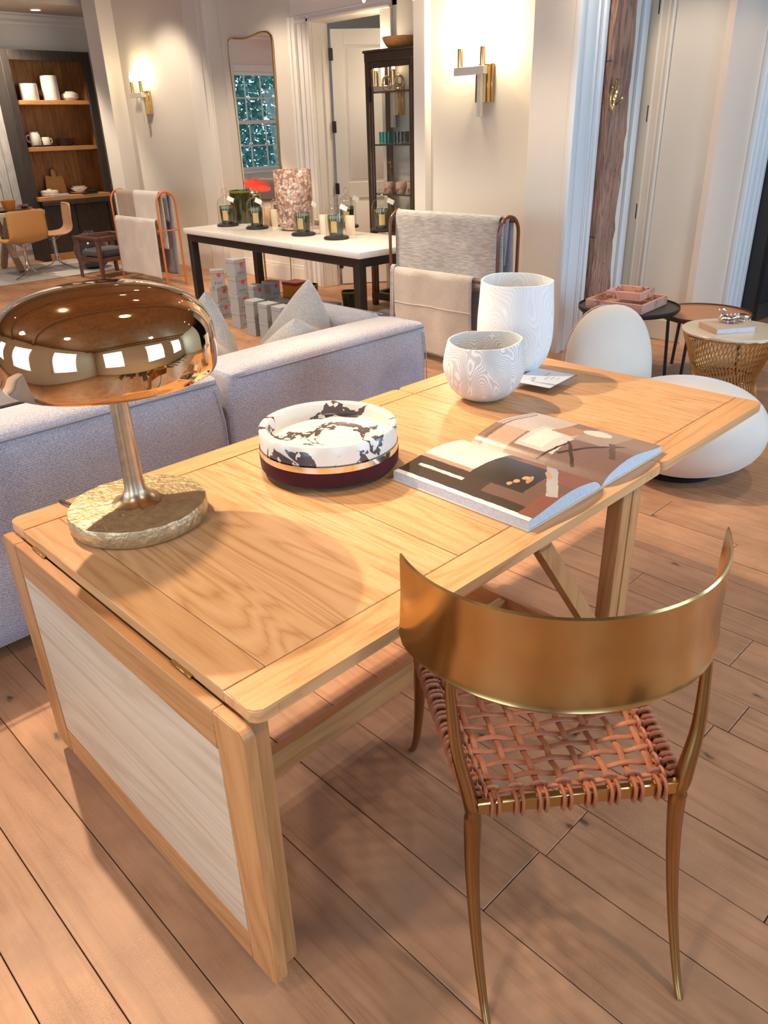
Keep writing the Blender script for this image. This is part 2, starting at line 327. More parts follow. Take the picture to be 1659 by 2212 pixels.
def metal(name, col, rough=.15, var=.1, vscale=6, bump=0.0, bscale=20, rvar=.1):
    m = plain(name, col, rough, 1.0, var, vscale, bump, bscale); nt = m.node_tree; bs = nt.nodes['Principled BSDF']
    tc = N(nt, 'ShaderNodeTexCoord'); nz = N(nt, 'ShaderNodeTexNoise'); nz.inputs['Scale'].default_value = vscale*1.7; nt.links.new(tc.outputs['Object'], nz.inputs['Vector'])
    mr = N(nt, 'ShaderNodeMapRange'); mr.inputs['To Min'].default_value = max(0, rough-rvar); mr.inputs['To Max'].default_value = rough+rvar
    nt.links.new(nz.outputs['Fac'], mr.inputs['Value']); nt.links.new(mr.outputs[0], bs.inputs['Roughness']); return m
def printed(name, base, ops, rough=.4, noise=.012):
    """flat print: rectangles / ellipses in UV space painted over a base colour"""
    m, nt, bs = _new(name); bs.inputs['Roughness'].default_value = rough
    uv = N(nt, 'ShaderNodeUVMap'); nz = N(nt, 'ShaderNodeTexNoise'); nz.inputs['Scale'].default_value = 14; nz.inputs['Detail'].default_value = 4; nt.links.new(uv.outputs[0], nz.inputs['Vector'])
    a = N(nt, 'ShaderNodeVectorMath', operation='MULTIPLY_ADD'); a.inputs[1].default_value = (noise*2,)*3; nt.links.new(nz.outputs['Color'], a.inputs[0]); nt.links.new(uv.outputs[0], a.inputs[2])
    sp = N(nt, 'ShaderNodeSeparateXYZ'); nt.links.new(a.outputs[0], sp.inputs[0])
    rgb = N(nt, 'ShaderNodeRGB'); rgb.outputs[0].default_value = c4(base); col = rgb.outputs[0]
    def mth(op, x, y):
        n = N(nt, 'ShaderNodeMath', operation=op)
        for i, q in enumerate((x, y)):
            if isinstance(q, (int, float)): n.inputs[i].default_value = q
            else: nt.links.new(q, n.inputs[i])
        return n.outputs[0]
    for op in ops:
        k, x0, x1, y0, y1, ang, c = op
        ca, sa = math.cos(ang), math.sin(ang); cx_, cy_ = (x0+x1)/2+noise, (y0+y1)/2+noise
        dx = mth('SUBTRACT', sp.outputs[0], cx_); dy = mth('SUBTRACT', sp.outputs[1], cy_)
        rx = mth('ADD', mth('MULTIPLY', dx, ca), mth('MULTIPLY', dy, sa)); ry = mth('SUBTRACT', mth('MULTIPLY', dy, ca), mth('MULTIPLY', dx, sa))
        rx = mth('DIVIDE', rx, (x1-x0)/2); ry = mth('DIVIDE', ry, (y1-y0)/2)
        if k == 'r': d = mth('MAXIMUM', mth('ABSOLUTE', rx, 0), mth('ABSOLUTE', ry, 0))
        else: d = mth('ADD', mth('MULTIPLY', rx, rx), mth('MULTIPLY', ry, ry))
        mask = mth('LESS_THAN', d, 1.0)
        mx = N(nt, 'ShaderNodeMix', data_type='RGBA'); nt.links.new(mask, mx.inputs[0]); nt.links.new(col, mx.inputs[6]); mx.inputs[7].default_value = c4(c); col = mx.outputs[2]
    hs = N(nt, 'ShaderNodeHueSaturation'); n2 = N(nt, 'ShaderNodeTexNoise'); n2.inputs['Scale'].default_value = 40; n2.inputs['Detail'].default_value = 5; nt.links.new(uv.outputs[0], n2.inputs['Vector'])
    mr = N(nt, 'ShaderNodeMapRange'); mr.inputs['To Min'].default_value = .82; mr.inputs['To Max'].default_value = 1.18; nt.links.new(n2.outputs['Fac'], mr.inputs['Value']); nt.links.new(mr.outputs[0], hs.inputs['Value'])
    nt.links.new(col, hs.inputs['Color']); nt.links.new(hs.outputs[0], bs.inputs['Base Color']); return m
def lamp_mat(name, col, strength):
    m = plain(name, col, .4, emit=col, estr=strength); return m

OAK = ((.67, .365, .17), (.61, .315, .132), (.47, .21, .075))
M = {}
for ax in 'XYZ': M['oak'+ax] = wood('oak_'+ax, *OAK, axis=ax, rough=.38, grain=9, bump=.05, rnd=.07)
for ax in 'XYZ': M['oakd'+ax] = wood('oak_shade_'+ax, (.56, .27, .105), (.50, .23, .082), (.38, .155, .05), axis=ax, rough=.4, grain=9, bump=.05, rnd=.07)  # darker stile oak; on legs and rails it also carries their shade
M['oakpanel'] = wood('oak_veneer', (.69, .395, .195), (.61, .325, .145), (.43, .19, .066), axis='Y', rough=.36, grain=26, bump=.08, rnd=.04, stretch=9)
M['plank'] = wood('floor_board', (.50, .26, .14), (.455, .23, .12), (.36, .168, .082), axis='Y', rough=.5, grain=7, bump=.15, knots=.92, rnd=.10, kscale=.62)
M['underfloor'] = plain('floor_gap', (.05, .03, .02), .9)
M['wall'] = plain('cream_wall_paint', (.73, .665, .57), .7, var=.03, vscale=1.5)
M['trim'] = plain('white_trim_paint', (.78, .72, .64), .45, var=.02, vscale=2)
M['ceil'] = plain('ceiling_paint', (.62, .55, .47), .8, var=.03)
M['ceilwood'] = wood('ceiling_board', (.30, .15, .06), (.22, .10, .035), (.10, .045, .018), axis='Y', rough=.5, knots=.4, rnd=.2)
M['black'] = plain('black_paint', (.018, .014, .013), .5)
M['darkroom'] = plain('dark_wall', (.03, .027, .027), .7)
M['hinge'] = plain('dark_hinge', (.03, .02, .018), .45, metal=.6)
M['brass'] = metal('brushed_brass', (.52, .33, .13), .2, var=.22, vscale=9, rvar=.06)
M['bronze'] = metal('dark_brass', (.34, .185, .07), .26, var=.12, vscale=7, rvar=.05)
M['polbrass'] = metal('polished_brass', (.72, .48, .20), .12, var=.06)
M['lampgold'] = metal('mirror_gold', (.80, .56, .33), .03, var=.03, vscale=3, rvar=.02)
M['lampbase'] = metal('hammered_champagne_metal', (.56, .43, .25), .42, var=.45, vscale=40, bump=.5, bscale=70, rvar=.06); M['lampbase'].node_tree.nodes['Principled BSDF'].inputs['Metallic'].default_value = .8
M['silver'] = metal('polished_silver', (.80, .74, .66), .12, var=.05)
M['chrome'] = metal('chrome', (.72, .70, .68), .12, var=.05)
M['leather'] = plain('tan_leather_strap', (.42, .14, .065), .45, var=.18, vscale=60, bump=.2, bscale=300)
M['tanleather'] = plain('tan_leather_shell', (.56, .27, .08), .42, var=.08, vscale=5)
M['tanlight'] = plain('tan_leather_pale', (.56, .32, .18), .4, var=.08, vscale=5)  # paler tan for the sideways shell chair
M['sofa'] = fabric('grey_weave', (.64, .615, .66), (.23, .22, .27), 300, mottled=.08, bump=.5, twill=.0062)
M['piping'] = plain('grey_piping', (.22, .20, .24), .9)
M['cushion'] = fabric('mottled_wool', (.60, .545, .49), (.46, .41, .38), 160, mottled=.2, bump=.4)
M['boucle'] = plain('cream_velvet', (.68, .60, .52), .8, var=.06, vscale=5, sheen=.6)
M['maroon'] = plain('maroon_velvet', (.05, .0015, .004), .95, var=.6, vscale=14, sheen=.05)
M['calacatta'] = marble('violet_vein_marble', (.80, .755, .68), (.065, .045, .05), 3.4, .17, .22, stain=(.76, .70, .60), lo=.44, hi=.53)
def bold_marble(name):
    m, nt, bs = _new(name); bs.inputs['Roughness'].default_value = .22
    tc = N(nt, 'ShaderNodeTexCoord')
    def nz(sc, det, off, dist=0.0):
        mp = N(nt, 'ShaderNodeMapping'); mp.inputs['Location'].default_value = off; nt.links.new(tc.outputs['Object'], mp.inputs['Vector'])
        n = N(nt, 'ShaderNodeTexNoise'); n.inputs['Scale'].default_value = sc; n.inputs['Detail'].default_value = det; n.inputs['Distortion'].default_value = dist; nt.links.new(mp.outputs[0], n.inputs['Vector']); return n.outputs['Fac']
    def mt(op, a, b):
        n = N(nt, 'ShaderNodeMath', operation=op)
        for i, q in enumerate((a, b)):
            if isinstance(q, (int, float)): n.inputs[i].default_value = q
            else: nt.links.new(q, n.inputs[i])
        return n.outputs[0]
    v = mt('ABSOLUTE', mt('SUBTRACT', nz(7, 5, (3.1, 1.7, 9.2), .8), .5), 0)
    w = mt('MULTIPLY', mt('MAXIMUM', mt('SUBTRACT', nz(5.5, 1.5, (7.7, 2.2, 4.4)), .44), 0), .46)
    mask = mt('LESS_THAN', v, w)
    hole = mt('GREATER_THAN', nz(42, 2, (1.3, 5.5, 2.2)), .40)
    mk = mt('MULTIPLY', mask, hole)
    m1 = N(nt, 'ShaderNodeMix', data_type='RGBA'); m1.inputs[6].default_value = (.82, .77, .69, 1); m1.inputs[7].default_value = (.72, .62, .48, 1); nt.links.new(mt('MULTIPLY', nz(9, 3, (0, 4, 1)), .55), m1.inputs[0])
    m2 = N(nt, 'ShaderNodeMix', data_type='RGBA'); m2.inputs[7].default_value = (.085, .06, .065, 1); nt.links.new(mk, m2.inputs[0]); nt.links.new(m1.outputs[2], m2.inputs[6]); nt.links.new(m2.outputs[2], bs.inputs['Base Color']); return m
M['calacatta'] = bold_marble('violet_breccia_marble')
M['whitemarble'] = marble('white_marble', (.80, .76, .70), (.55, .48, .42), 3.0, .02, .25, amount=.5)
M['pinkmarble'] = marble('pink_marble', (.72, .40, .30), (.16, .09, .08), 9.0, .06, .25, stain=(.62, .32, .24))
M['travertine'] = marble('streaked_travertine', (.78, .66, .50), (.50, .36, .22), 3.0, .05, .3)
M['whitewash'] = wood('whitewashed_board', (.66, .62, .57), (.60, .55, .50), (.42, .37, .33), axis='Z', rough=.7, knots=.5, rnd=.08)
M['oldpost'] = wood('weathered_post', (.40, .225, .155), (.27, .145, .10), (.085, .042, .03), axis='Z', rough=.75, grain=14, bump=1.0, knots=.95, rnd=.0, kscale=2.2)
M['paneglass'] = glass('window_glass', (.97, 1, 1), 1.3)
M['bulb'] = lamp_mat('lit_bulb', (1.0, .78, .48), 22)
M['disc'] = lamp_mat('lit_downlight', (1.0, .86, .66), 14)
# ================================================================== SETTING
floor = struct('floor', bx(-2.75, 9.6, -2.75, 12.4, -.14, -.014), M['underfloor'], label='worn brown oak plank floor')
def planks():
    xs = [-.5, -.34, -.19, -.05, .11, .24, .40, .557, .74, .93, 1.15]
    while xs[-1] < 6.9: xs.append(xs[-1]+random.choice((.15, .17, .19, .21)))
    for i in range(len(xs)-1):
        y = -1.0-random.random()*1.8
        if abs(xs[i]-1.15) < .001: y = -1.2
        k = 0
        while y < 10.6:
            L = random.uniform(1.7, 3.0)
            if abs(xs[i]-1.15) < .001 and k == 0: L = 1.86
            a, b = xs[i]+.0012, xs[i+1]-.0012; g = .0012
            dz = random.uniform(-.0012, .0008)
            y1 = min(y+L, 10.7)
            obj('plank', bx((a-b)/2, (b-a)/2, -(y1-y)/2+g, (y1-y)/2-g, -.016, dz, .0012), M['plank'], floor, None, loc=((a+b)/2, (y+y1)/2, 0))
            y += L; k += 1
planks()
struct('floor_far', bx(-2.7, 9.5, 10.7, 12.2, -.02, -.001), M['plank'])
struct('floor_rear', bx(-2.7, -.5, -2.7, 10.7, -.02, -.001), M['plank'])
struct('floor_side', bx(6.95, 9.5, -2.7, 10.7, -.02, -.001), M['plank'])
ceiling = struct('ceiling', bx(-2.75, 9.6, -2.75, 11.0, CEIL, CEIL+.1), M['ceilwood'])
for k in range(4): obj('beam', bx(-2.7, 6.8, -.08, .08, CEIL-.14, CEIL, .01), wood('beam_wood_%d' % k, (.30, .15, .06), (.22, .10, .04), (.12, .05, .02), axis='X', rough=.6), ceiling, loc=(0, -1.6+k*2.9+(1.35 if k == 1 else 0)+(.9 if k > 1 else 0), 0))
struct('ceiling_dining', bx(-2.75, 9.6, 11.0, 12.4, DCEIL, DCEIL+.3), M['ceil'])
# downlight fittings of all spots, the added ones too
for i, (p, t, e, a) in enumerate(SPOTS):
    if i == 9: continue
    d = thing('recessed_downlight', 'round recessed ceiling downlight of the set with added fill spots', 'ceiling light', (p[0], p[1], CEIL), 0, 'recessed downlights')
    obj('trim_ring', lathe([(.05, -.001), (.075, -.001), (.078, -.012), (.05, -.016)], 24, closed=True), M['trim'], d)
    obj('diffuser', lathe([(0, -.004), (.05, -.006)], 24), M['disc'], d)
p = AZ(76, 19, DCEIL)
d = thing('recessed_downlight', 'lit recessed downlight in the ceiling above the wooden hutch', 'ceiling light', (p.x, p.y, DCEIL))
obj('trim_ring', lathe([(.06, -.001), (.085, -.001), (.088, -.012), (.06, -.016)], 24, closed=True), M['trim'], d)
obj('diffuser', lathe([(0, -.006), (.06, -.008)], 24), lamp_mat('bright_diffuser', (1.0, .9, .75), 18), d)
def wall_with_holes(name, axis, pos, thick, a0, a1, holes, mat, z1=CEIL):
    """axis 'X': wall plane x=pos..pos+thick spanning y a0..a1; holes = (b0,b1,zb,zt)"""
    bm = B()
    def q(b0, b1, z0, zt):
        if b1-b0 < 1e-4 or zt-z0 < 1e-4: return
        if axis == 'X': box(bm, min(pos, pos+thick), max(pos, pos+thick), b0, b1, z0, zt)
        else: box(bm, b0, b1, min(pos, pos+thick), max(pos, pos+thick), z0, zt)
    c = a0
    for b0, b1, zb, zt in sorted(holes):
        q(c, b0, 0, z1); q(b0, b1, 0, zb); q(b0, b1, zt, z1); c = b1
    q(c, a1, 0, z1)
    return struct(name, bm, mat)
WIN = [(-1.65, -.15, .7, 2.6), (1.65, 3.15, .7, 2.6), (4.45, 5.95, .7, 2.6)]
wall_with_holes('wall_right', 'Y', -2.6, -.14, -2.75, 9.6, WIN, M['wall'])
WIN2 = [(-.55, .95, .7, 2.6), (2.45, 3.95, .7, 2.6), (5.65, 7.15, .7, 2.6)]
wall_with_holes('wall_rear', 'X', -2.6, -.14, -2.75, 12.3, WIN2, M['wall'])
BW = (2.05, 3.15, 1.0, 2.5)
wall_back = wall_with_holes('wall_back', 'Y', 12.0, .14, -2.75, 6.2, [BW], M['wall'])
def window(n, axis, pos, b0, b1, z0, z1, inward, cols=3, rows=2):
    """double-hung sash window: casing, two sashes with glazing bars, panes"""
    def bar(c0, c1, za, zb, d0, d1):
        lo, hi = sorted((pos+inward*d0, pos+inward*d1))
        return bx(c0, c1, lo, hi, za, zb, .003) if axis == 'Y' else bx(lo, hi, c0, c1, za, zb, .003)
    w = struct('window_%d' % n, bar(b0-.1, b1+.1, z1, z1+.1, 0, .035), M['trim'])
    obj('casing', bar(b0-.1, b0, z0-.05, z1, 0, .03), M['trim'], w); obj('casing', bar(b1, b1+.1, z0-.05, z1, 0, .03), M['trim'], w)
    obj('sill', bar(b0-.14, b1+.14, z0-.05, z0, -.02, .09), M['trim'], w)
    zm = (z0+z1)/2
    for (za, zb, off) in ((z0, zm+.02, -.03), (zm-.02, z1, -.07)):
        f = obj('sash', bar(b0, b1, za, za+.05, off-.03, off), M['trim'], w)
        obj('rail', bar(b0, b1, zb-.05, zb, off-.03, off), M['trim'], f)
        obj('stile', bar(b0, b0+.05, za, zb, off-.03, off), M['trim'], f); obj('stile', bar(b1-.05, b1, za, zb, off-.03, off), M['trim'], f)
        pw = (b1-b0-.1)/cols; ph = (zb-za-.1)/rows
        for c in range(1, cols): obj('glazing_bar', bar(b0+.05+c*pw-.011, b0+.05+c*pw+.011, za+.05, zb-.05, off-.025, off-.005), M['trim'], f)
        for r in range(1, rows): obj('glazing_bar', bar(b0+.05, b1-.05, za+.05+r*ph-.011, za+.05+r*ph+.011, off-.025, off-.005), M['trim'], f)
        for c in range(cols):
            for r in range(rows):
                obj('pane', bar(b0+.05+c*pw+.011, b0+.05+(c+1)*pw-.011, za+.05+r*ph+.011, za+.05+(r+1)*ph-.011, off-.017, off-.013), M['paneglass'], f)
    return w
window(1, 'Y', 12.0, *BW[:2], BW[2], BW[3], -1)
for i, h in enumerate(WIN): window(2+i, 'Y', -2.6, h[0], h[1], h[2], h[3], 1)
for i, h in enumerate(WIN2): window(5+i, 'X', -2.6, h[0], h[1], h[2], h[3], 1)
# hedge outside the far window
def hedge():
    bm = B(); rr = random.Random(3)
    for k in range(9000):
        c = Vector((rr.uniform(.8, 4.2), rr.uniform(13.0, 13.7), rr.uniform(.3, 3.2))); s = rr.uniform(.022, .046)
        a = Vector((rr.gauss(0, 1), rr.gauss(0, 1), rr.gauss(0, 1))).normalized(); b = a.orthogonal().normalized()
        bm.faces.new([bm.verts.new(c+q) for q in (a*s*1.6, b*s, -a*s*1.6, -b*s)])
    o = obj('hedge', bm, plain('hedge_leaf', (.11, .30, .27), .5, var=.6, vscale=9), None, None)
    tag(o, 'dark green leafy hedge outside the sash window', 'hedge', kind='stuff')
hedge()
# whitewashed boards left of the hutch
for k in range(11):
    obj('board', bx(-.062, .062, -.02, 0, .14, 2.93, .004), M['whitewash'], wall_back, loc=(3.33+k*.13, 12.0, 0))
def crown(name, axis, pos, a0, a1, inward, mat=None):
    prof = [(0, -.13), (.015, -.13), (.02, -.10), (.05, -.07), (.06, -.03), (.085, -.02), (.085, 0), (0, 0)]
    bm = B(); rings = []
    for a in (a0, a1):
        if axis == 'Y': rings.append([Vector((a, pos+inward*d, DCEIL+z)) for d, z in prof])
        else: rings.append([Vector((pos+inward*d, a, DCEIL+z)) for d, z in prof])
    ring_skin(bm, rings); return struct(name, bm, mat or M['trim'], smooth=20)
crown('trim_1', 'Y', 12.0, -2.6, 6.05, -1)
struct('wall_dining', bx(6.05, 6.2, 10.0, 12.0, 0, CEIL), M['wall'])
crown('trim_2', 'X', 6.05, 10.2, 12.0, -1)
# ---- left partition with its sconce
PL_X = 5.42
ya, yb = AX(191, 100, PL_X).y, AX(220, 100, PL_X).y
LW = AY(254, 100, yb).x
struct('trim_3', bx(PL_X, LW+.3, yb, ya, 0, CEIL, .004), M['trim'])
RF = 5.57
yc, yd, ye = AX(364, 0, LW).y, AX(390, 0, RF).y, AX(437, 0, RF).y
struct('wall_sconce_left', bx(LW, LW+.2, yd-.02, yb, 0, CEIL), M['wall'])
pil = struct('trim_4', bx(RF, 5.75, ye, yd, 0, CEIL, .004), M['trim'])
for k, (o0, pr) in enumerate(((.0, .05), (.035, .028), (.075, .012))): obj('moulding', bx(LW-pr, LW+.01, yd+o0, yd+o0+.03, 0, CEIL, .006, 2), M['trim'], pil)
for k in range(2): obj('moulding', bx(RF-.012, RF+.01, ye+.02+k*.12, ye+.05+k*.12, 0, CEIL, .004), M['trim'], pil)
struct('wall_mirror', bx(5.75, 5.9, 7.05, ye+.02, 0, CEIL), M['wall'])
bbm = struct('baseboard_mirror', bx(5.725, 5.75, 7.09, ye, 0, .17, .004), M['trim'])
obj('cap', bx(5.735, 5.75, 7.09, ye, .17, .20, .006, 2), M['trim'], bbm)
# ---- door in the recess
D0, D1, DZ = 6.78, 5.79, 2.55
struct('wall_door_header', bx(5.75, 5.9, 5.6, 7.07, DZ+.02, CEIL), M['wall'])
struct('wall_vitrine', bx(5.75, 5.9, 3.6, D1-.02, 0, CEIL), M['wall'])
struct('wall_door_side', bx(5.75, 5.9, D0+.02, 7.07, 0, CEIL), M['wall'])
cas = struct('trim_5', bx(5.72, 5.75, D0, 7.07, 0, DZ+.02, .004), M['trim'])
for o0, w_, pr in ((.0, .035, .018), (.05, .02, .01), (.12, .03, .014), (.2, .05, .035), (.25, .04, .05)): obj('moulding', bx(5.72-pr, 5.73, D0+o0, D0+o0+w_, 0, DZ+.06, .006, 2), M['trim'], cas)
obj('head', bx(5.72, 5.75, D1-.14, 7.07, DZ, DZ+.28, .004), M['trim'], cas)
for o0, w_, pr in ((.0, .035, .018), (.05, .02, .01), (.22, .06, .05)): obj('moulding', bx(5.72-pr, 5.73, D1-.14, 7.07, DZ+o0, DZ+o0+w_, .006, 2), M['trim'], cas)
obj('leg', bx(5.72, 5.75, D1-.14, D1, 0, DZ, .004), M['trim'], cas)
jb = struct('trim_6', bx(5.752, 5.955, D0, D0+.04, 0, DZ, .003), M['trim'])
obj('stop', bx(5.86, 5.90, D0-.02, D0, 0, DZ, .003), M['trim'], jb); obj('head', bx(5.752, 5.955, D1, D0, DZ-.001, DZ+.03), M['trim'], jb); obj('jamb', bx(5.752, 5.955, D1-.04, D1, 0, DZ), M['trim'], jb)
hx = 5.96; hy = D0-.03
dang = math.atan2(-.30, .41)
def panel_door(name, w, h, t, mat):
    bm = B()
    st = .13
    box(bm, .004, st, 0, t, .01, h, .002); box(bm, w-st, w, 0, t, .01, h, .002)
    zs = [(.01, .24), (.92, 1.08), (h-.14, h)]
    for a, b in zs: box(bm, st, w-st, .001, t-.001, a, b, .002)
    return bm, st, zs
bm, st, zs = panel_door('door', .88, 2.5, .045, M['trim'])
door1 = struct('door_1', bm, M['trim']); door1.location = (hx, hy, 0); door1.rotation_euler = (0, 0, dang)
for (a, b) in ((.24, .92), (1.08, 2.36)):
    pm = bx(st, .88-st, .012, .033, a, b); box(pm, st+.03, .88-st-.03, .004, .041, a+.03, b-.03, .01, 2); obj('panel', pm, M['trim'], door1)
for z in (.24, 1.02, 1.62, 2.28): obj('hinge', bx(-.022, .018, -.012, .012, z-.055, z+.055, .003), M['hinge'], door1)
struct('wall_beyond_door', bx(7.6, 7.7, 4.2, 9.5, 0, CEIL), M['wall'])
# ---- right partition with the big sconce
PR_X = 5.25
y0, y1 = AX(893, 200, PR_X).y, AX(918, 200, PR_X).y
RW = AY(931, 200, y1).x
struct('trim_7', bx(PR_X, 5.6, y1, y0, 0, CEIL, .004), M['trim'])
struct('wall_sconce_right', bx(RW, RW+.2, 3.4, y1, 0, CEIL), M['wall'])
NY = 3.25
np_ = struct('trim_8', bx(5.0, RW+.05, NY+.02, AX(1140, 300, 5.0).y, 0, CEIL, .003), plain('pale_pilaster_paint', (.72, .66, .58), .55, var=.02))
obj('skirting', bx(4.985, 5.0, NY+.02, 3.58, 0, .18, .004), M['trim'], np_)
# reveal facing the daylight: moulded casing, post, plain strip, stop
rev = struct('trim_9', bx(5.003, 5.97, NY, NY+.05, 0, CEIL), M['wall'])
M['whitegloss'] = plain('white_gloss_paint', (.74, .75, .76), .35, var=.02)
casb = struct('trim_10', bx(5.005, 5.36, NY-.015, NY, 0, CEIL, .003), M['whitegloss'])
for a, b, pr in ((4.992, 5.045, .045), (5.05, 5.075, .03), (5.10, 5.22, .022), (5.235, 5.25, .03), (5.265, 5.275, .024), (5.30, 5.345, .035)): obj('moulding', bx(a, b, NY-pr, NY, 0, CEIL, .006, 2), M['whitegloss'], casb)
struct('trim_11', bx(5.82, 5.9, NY-.03, NY, 0, CEIL, .004), M['whitegloss'])
def rough_post():
    bm = B(); rings = []; rr = random.Random(5)
    for k in range(40):
        z = CEIL*k/39; j = lambda s: rr.uniform(-s, s)
        w = .012*math.sin(z*5)+j(.006)
        rings.append([Vector(p) for p in ((5.37+j(.004), NY-.07+j(.005), z), (5.62+w, NY-.085+j(.006), z), (5.635+w, NY-.06, z), (5.63+w*.6, NY, z), (5.37, NY, z))])
    return ring_skin(bm, rings)
post = obj('wooden_post', rough_post(), M['oldpost'], None, 25); tag(post, 'rough weathered brown timber post between white door casings', 'post')
# brass bird hook on the post and its cord
q = AY(1320, 205, NY-.09)
hk = thing('brass_hook', 'small polished brass hook ornament fixed to the weathered post', 'hook', (q.x, NY-.085, q.z))
obj('backplate', xform(lathe([(0, 0), (.02, 0), (.022, .006), (0, .01)], 20), Matrix.Rotation(PI/2, 4, 'X')), M['polbrass'], hk)
obj('ring', tube([(.01-.028*math.cos(a), -.015, -.02+.075*math.sin(a)) for a in [2*PI*k/20 for k in range(20)]], .007, 8, closed=True, up=(0, 1, 0)), M['polbrass'], hk)
obj('wing', tube(smooth_path([(.02, -.03, .10), (.012, -.035, .03), (.0, -.03, -.05), (-.005, -.02, -.10)], 5), [.002]+[.013]*8+[.010]*6+[.004], 8), M['polbrass'], hk)
obj('arm', tube(smooth_path([(.0, -.03, -.06), (.05, -.05, -.045), (.075, -.055, -.02)], 5), .008, 8), M['polbrass'], hk)
o = obj('cord', tube(smooth_path([(q.x+.03, NY-.10, q.z+.05), (q.x+.05, NY-.098, q.z+.5), (q.x+.11, NY-.06, q.z+1.0), (q.x+.15, NY-.03, CEIL)], 6), .004, 6), plain('brown_cord', (.25, .10, .06), .7)); tag(o, 'thin brown cord rising from the brass hook along the post', 'cord')
# ---- wall with the side door, then the return wall
struct('wall_tan', bx(5.9, 6.05, 2.6, 3.03, 0, CEIL), M['wall'])
dr2 = struct('door_2', bx(5.905, 5.945, 3.15, NY+.05, .01, CEIL, .002), plain('cream_door_paint', (.66, .57, .45), .5, var=.02))
for z in (.33, .96, 1.64, 2.32): obj('hinge', bx(5.893, 5.906, 3.142, 3.158, z-.055, z+.055, .002), M['hinge'], dr2)
cs2 = struct('trim_12', bx(5.89, 5.945, 3.02, 3.148, 0, CEIL, .003), plain('cream_casing_paint', (.68, .59, .47), .5, var=.02))
for a, pr in ((3.02, .018), (3.06, .008), (3.12, .005)): obj('moulding', bx(5.89-pr, 5.9, a, a+.018, 0, CEIL, .004), M['trim'], cs2)
struct('baseboard_tan', bx(5.885, 5.9, 2.6, 3.02, 0, .16, .004), plain('cream_base_paint', (.68, .60, .47), .5, var=.02))
struct('wall_return', bx(5.83, 6.75, 2.57, 2.62, 0, CEIL), plain('rose_cream_paint', (.76, .59, .47), .6, var=.02))
struct('baseboard_return', bx(5.82, 6.42, 2.555, 2.57, 0, .16, .004), M['trim'])
cs3 = struct('trim_13', bx(6.40, 6.70, 2.545, 2.57, .0, CEIL, .003), M['whitegloss'])
for a, b, pr in ((6.392, 6.43, .045), (6.45, 6.47, .035), (6.50, 6.58, .032), (6.60, 6.615, .04), (6.63, 6.69, .05)): obj('moulding', bx(a, b, 2.57-pr, 2.57, .0, CEIL, .006, 2), M['whitegloss'], cs3)
obj('plinth', bx(6.39, 6.73, 2.50, 2.57, 0, .15, .01, 2), M['trim'], cs3)
dj = struct('door_3', bx(6.70, 6.80, 2.42, 2.57, 0, CEIL), M['black']); obj('stop', bx(6.80, 6.86, 2.47, 2.57, 0, CEIL), M['black'], dj)
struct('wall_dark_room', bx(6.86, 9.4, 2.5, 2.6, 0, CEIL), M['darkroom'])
struct('baseboard_dark', bx(6.86, 9.4, 2.47, 2.5, 0, .14, .004), plain('dark_skirting', (.06, .045, .04), .5))
struct('wall_end', bx(6.75, 6.9, -2.7, .9, 0, CEIL), M['wall'])
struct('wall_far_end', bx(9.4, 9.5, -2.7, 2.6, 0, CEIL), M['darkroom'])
# ================================================================== DROP-LEAF TABLE
TX0, TX1, TY0, TY1, TZ = .512, 1.918, .856, 1.902, .74
TT = .028
tb = thing('drop_leaf_table', 'long oak drop-leaf table with one leaf hanging and one raised', 'table', (TX0, TY0, 0))
def TP(name, bm, mat, parent=tb, **k):
    xform(bm, Matrix.Translation((-TX0, -TY0, 0))); return obj(name, bm, mat, parent, **k)
FR = .09
def frame_top(x0, x1, y0, y1, rails, z0, z1, root, tag_='board'):
    g = .0008
    for a, b in rails: TP('rail', bx(a+g, b-g, y0+FR+g, y1-FR-g, z0, z1, .0015), M['oakY'], root)
    TP('stile', bx(x0, x1, y0, y0+FR-g, z0, z1, .004, 2), M['oakX'], root); TP('stile', bx(x0, x1, y1-FR+g, y1, z0, z1, .004, 2), M['oakX'], root)
def corner_board(x0, x1, y0, y1, z0, z1, rnd, side):
    """board along X whose two outer corners (side = -1: y0, 1: y1) are rounded in plan"""
    n = 6; pts = []
    yo, yi = (y0, y1) if side < 0 else (y1, y0); s = 1 if side < 0 else -1
    pts += [(x0, yi)]
    pts += [(x0+rnd-rnd*math.cos(PI/2*k/n), yo+s*(rnd-rnd*math.sin(PI/2*k/n))) for k in range(n+1)]
    pts += [(x1-rnd+rnd*math.sin(PI/2*k/n), yo+s*(rnd-rnd*math.cos(PI/2*k/n))) for k in range(n+1)]
    pts += [(x1, yi)]
    bm = prism(pts, z0, z1)
    es = [e for e in bm.edges if abs(e.verts[0].co.z-e.verts[1].co.z) < 1e-6]
    bmesh.ops.bevel(bm, geom=es, offset=.0025, segments=2, affect='EDGES'); return bm
def top_slab(x0, x1, rails, panels, root):
    g = .0007; z0, z1 = TZ-TT, TZ
    TP('stile', corner_board(x0, x1, TY0, TY0+FR-g, z0, z1, .02, -1), M['oakX'], root); TP('stile', corner_board(x0, x1, TY1-FR+g, TY1, z0, z1, .02, 1), M['oakX'], root)
    for a, b in rails: TP('rail', bx(a+(g if a > x0+.01 else 0), b-(g if b < x1-.01 else 0), TY0+FR+g, TY1-FR-g, z0, z1-.0002, .0012), M['oakY'], root)
    for a, b in panels: TP('panel', bx(a+g, b-g, TY0+FR+g, TY1-FR-g, z0+.006, z1-.0006, .0012), M['oakpanel'], root)
top_slab(TX0, TX1, [(TX0, .603), (1.14, 1.30), (1.828, TX1)], [(.603, 1.14), (1.30, 1.828)], tb)
LX0, LX1 = 1.921, 2.614
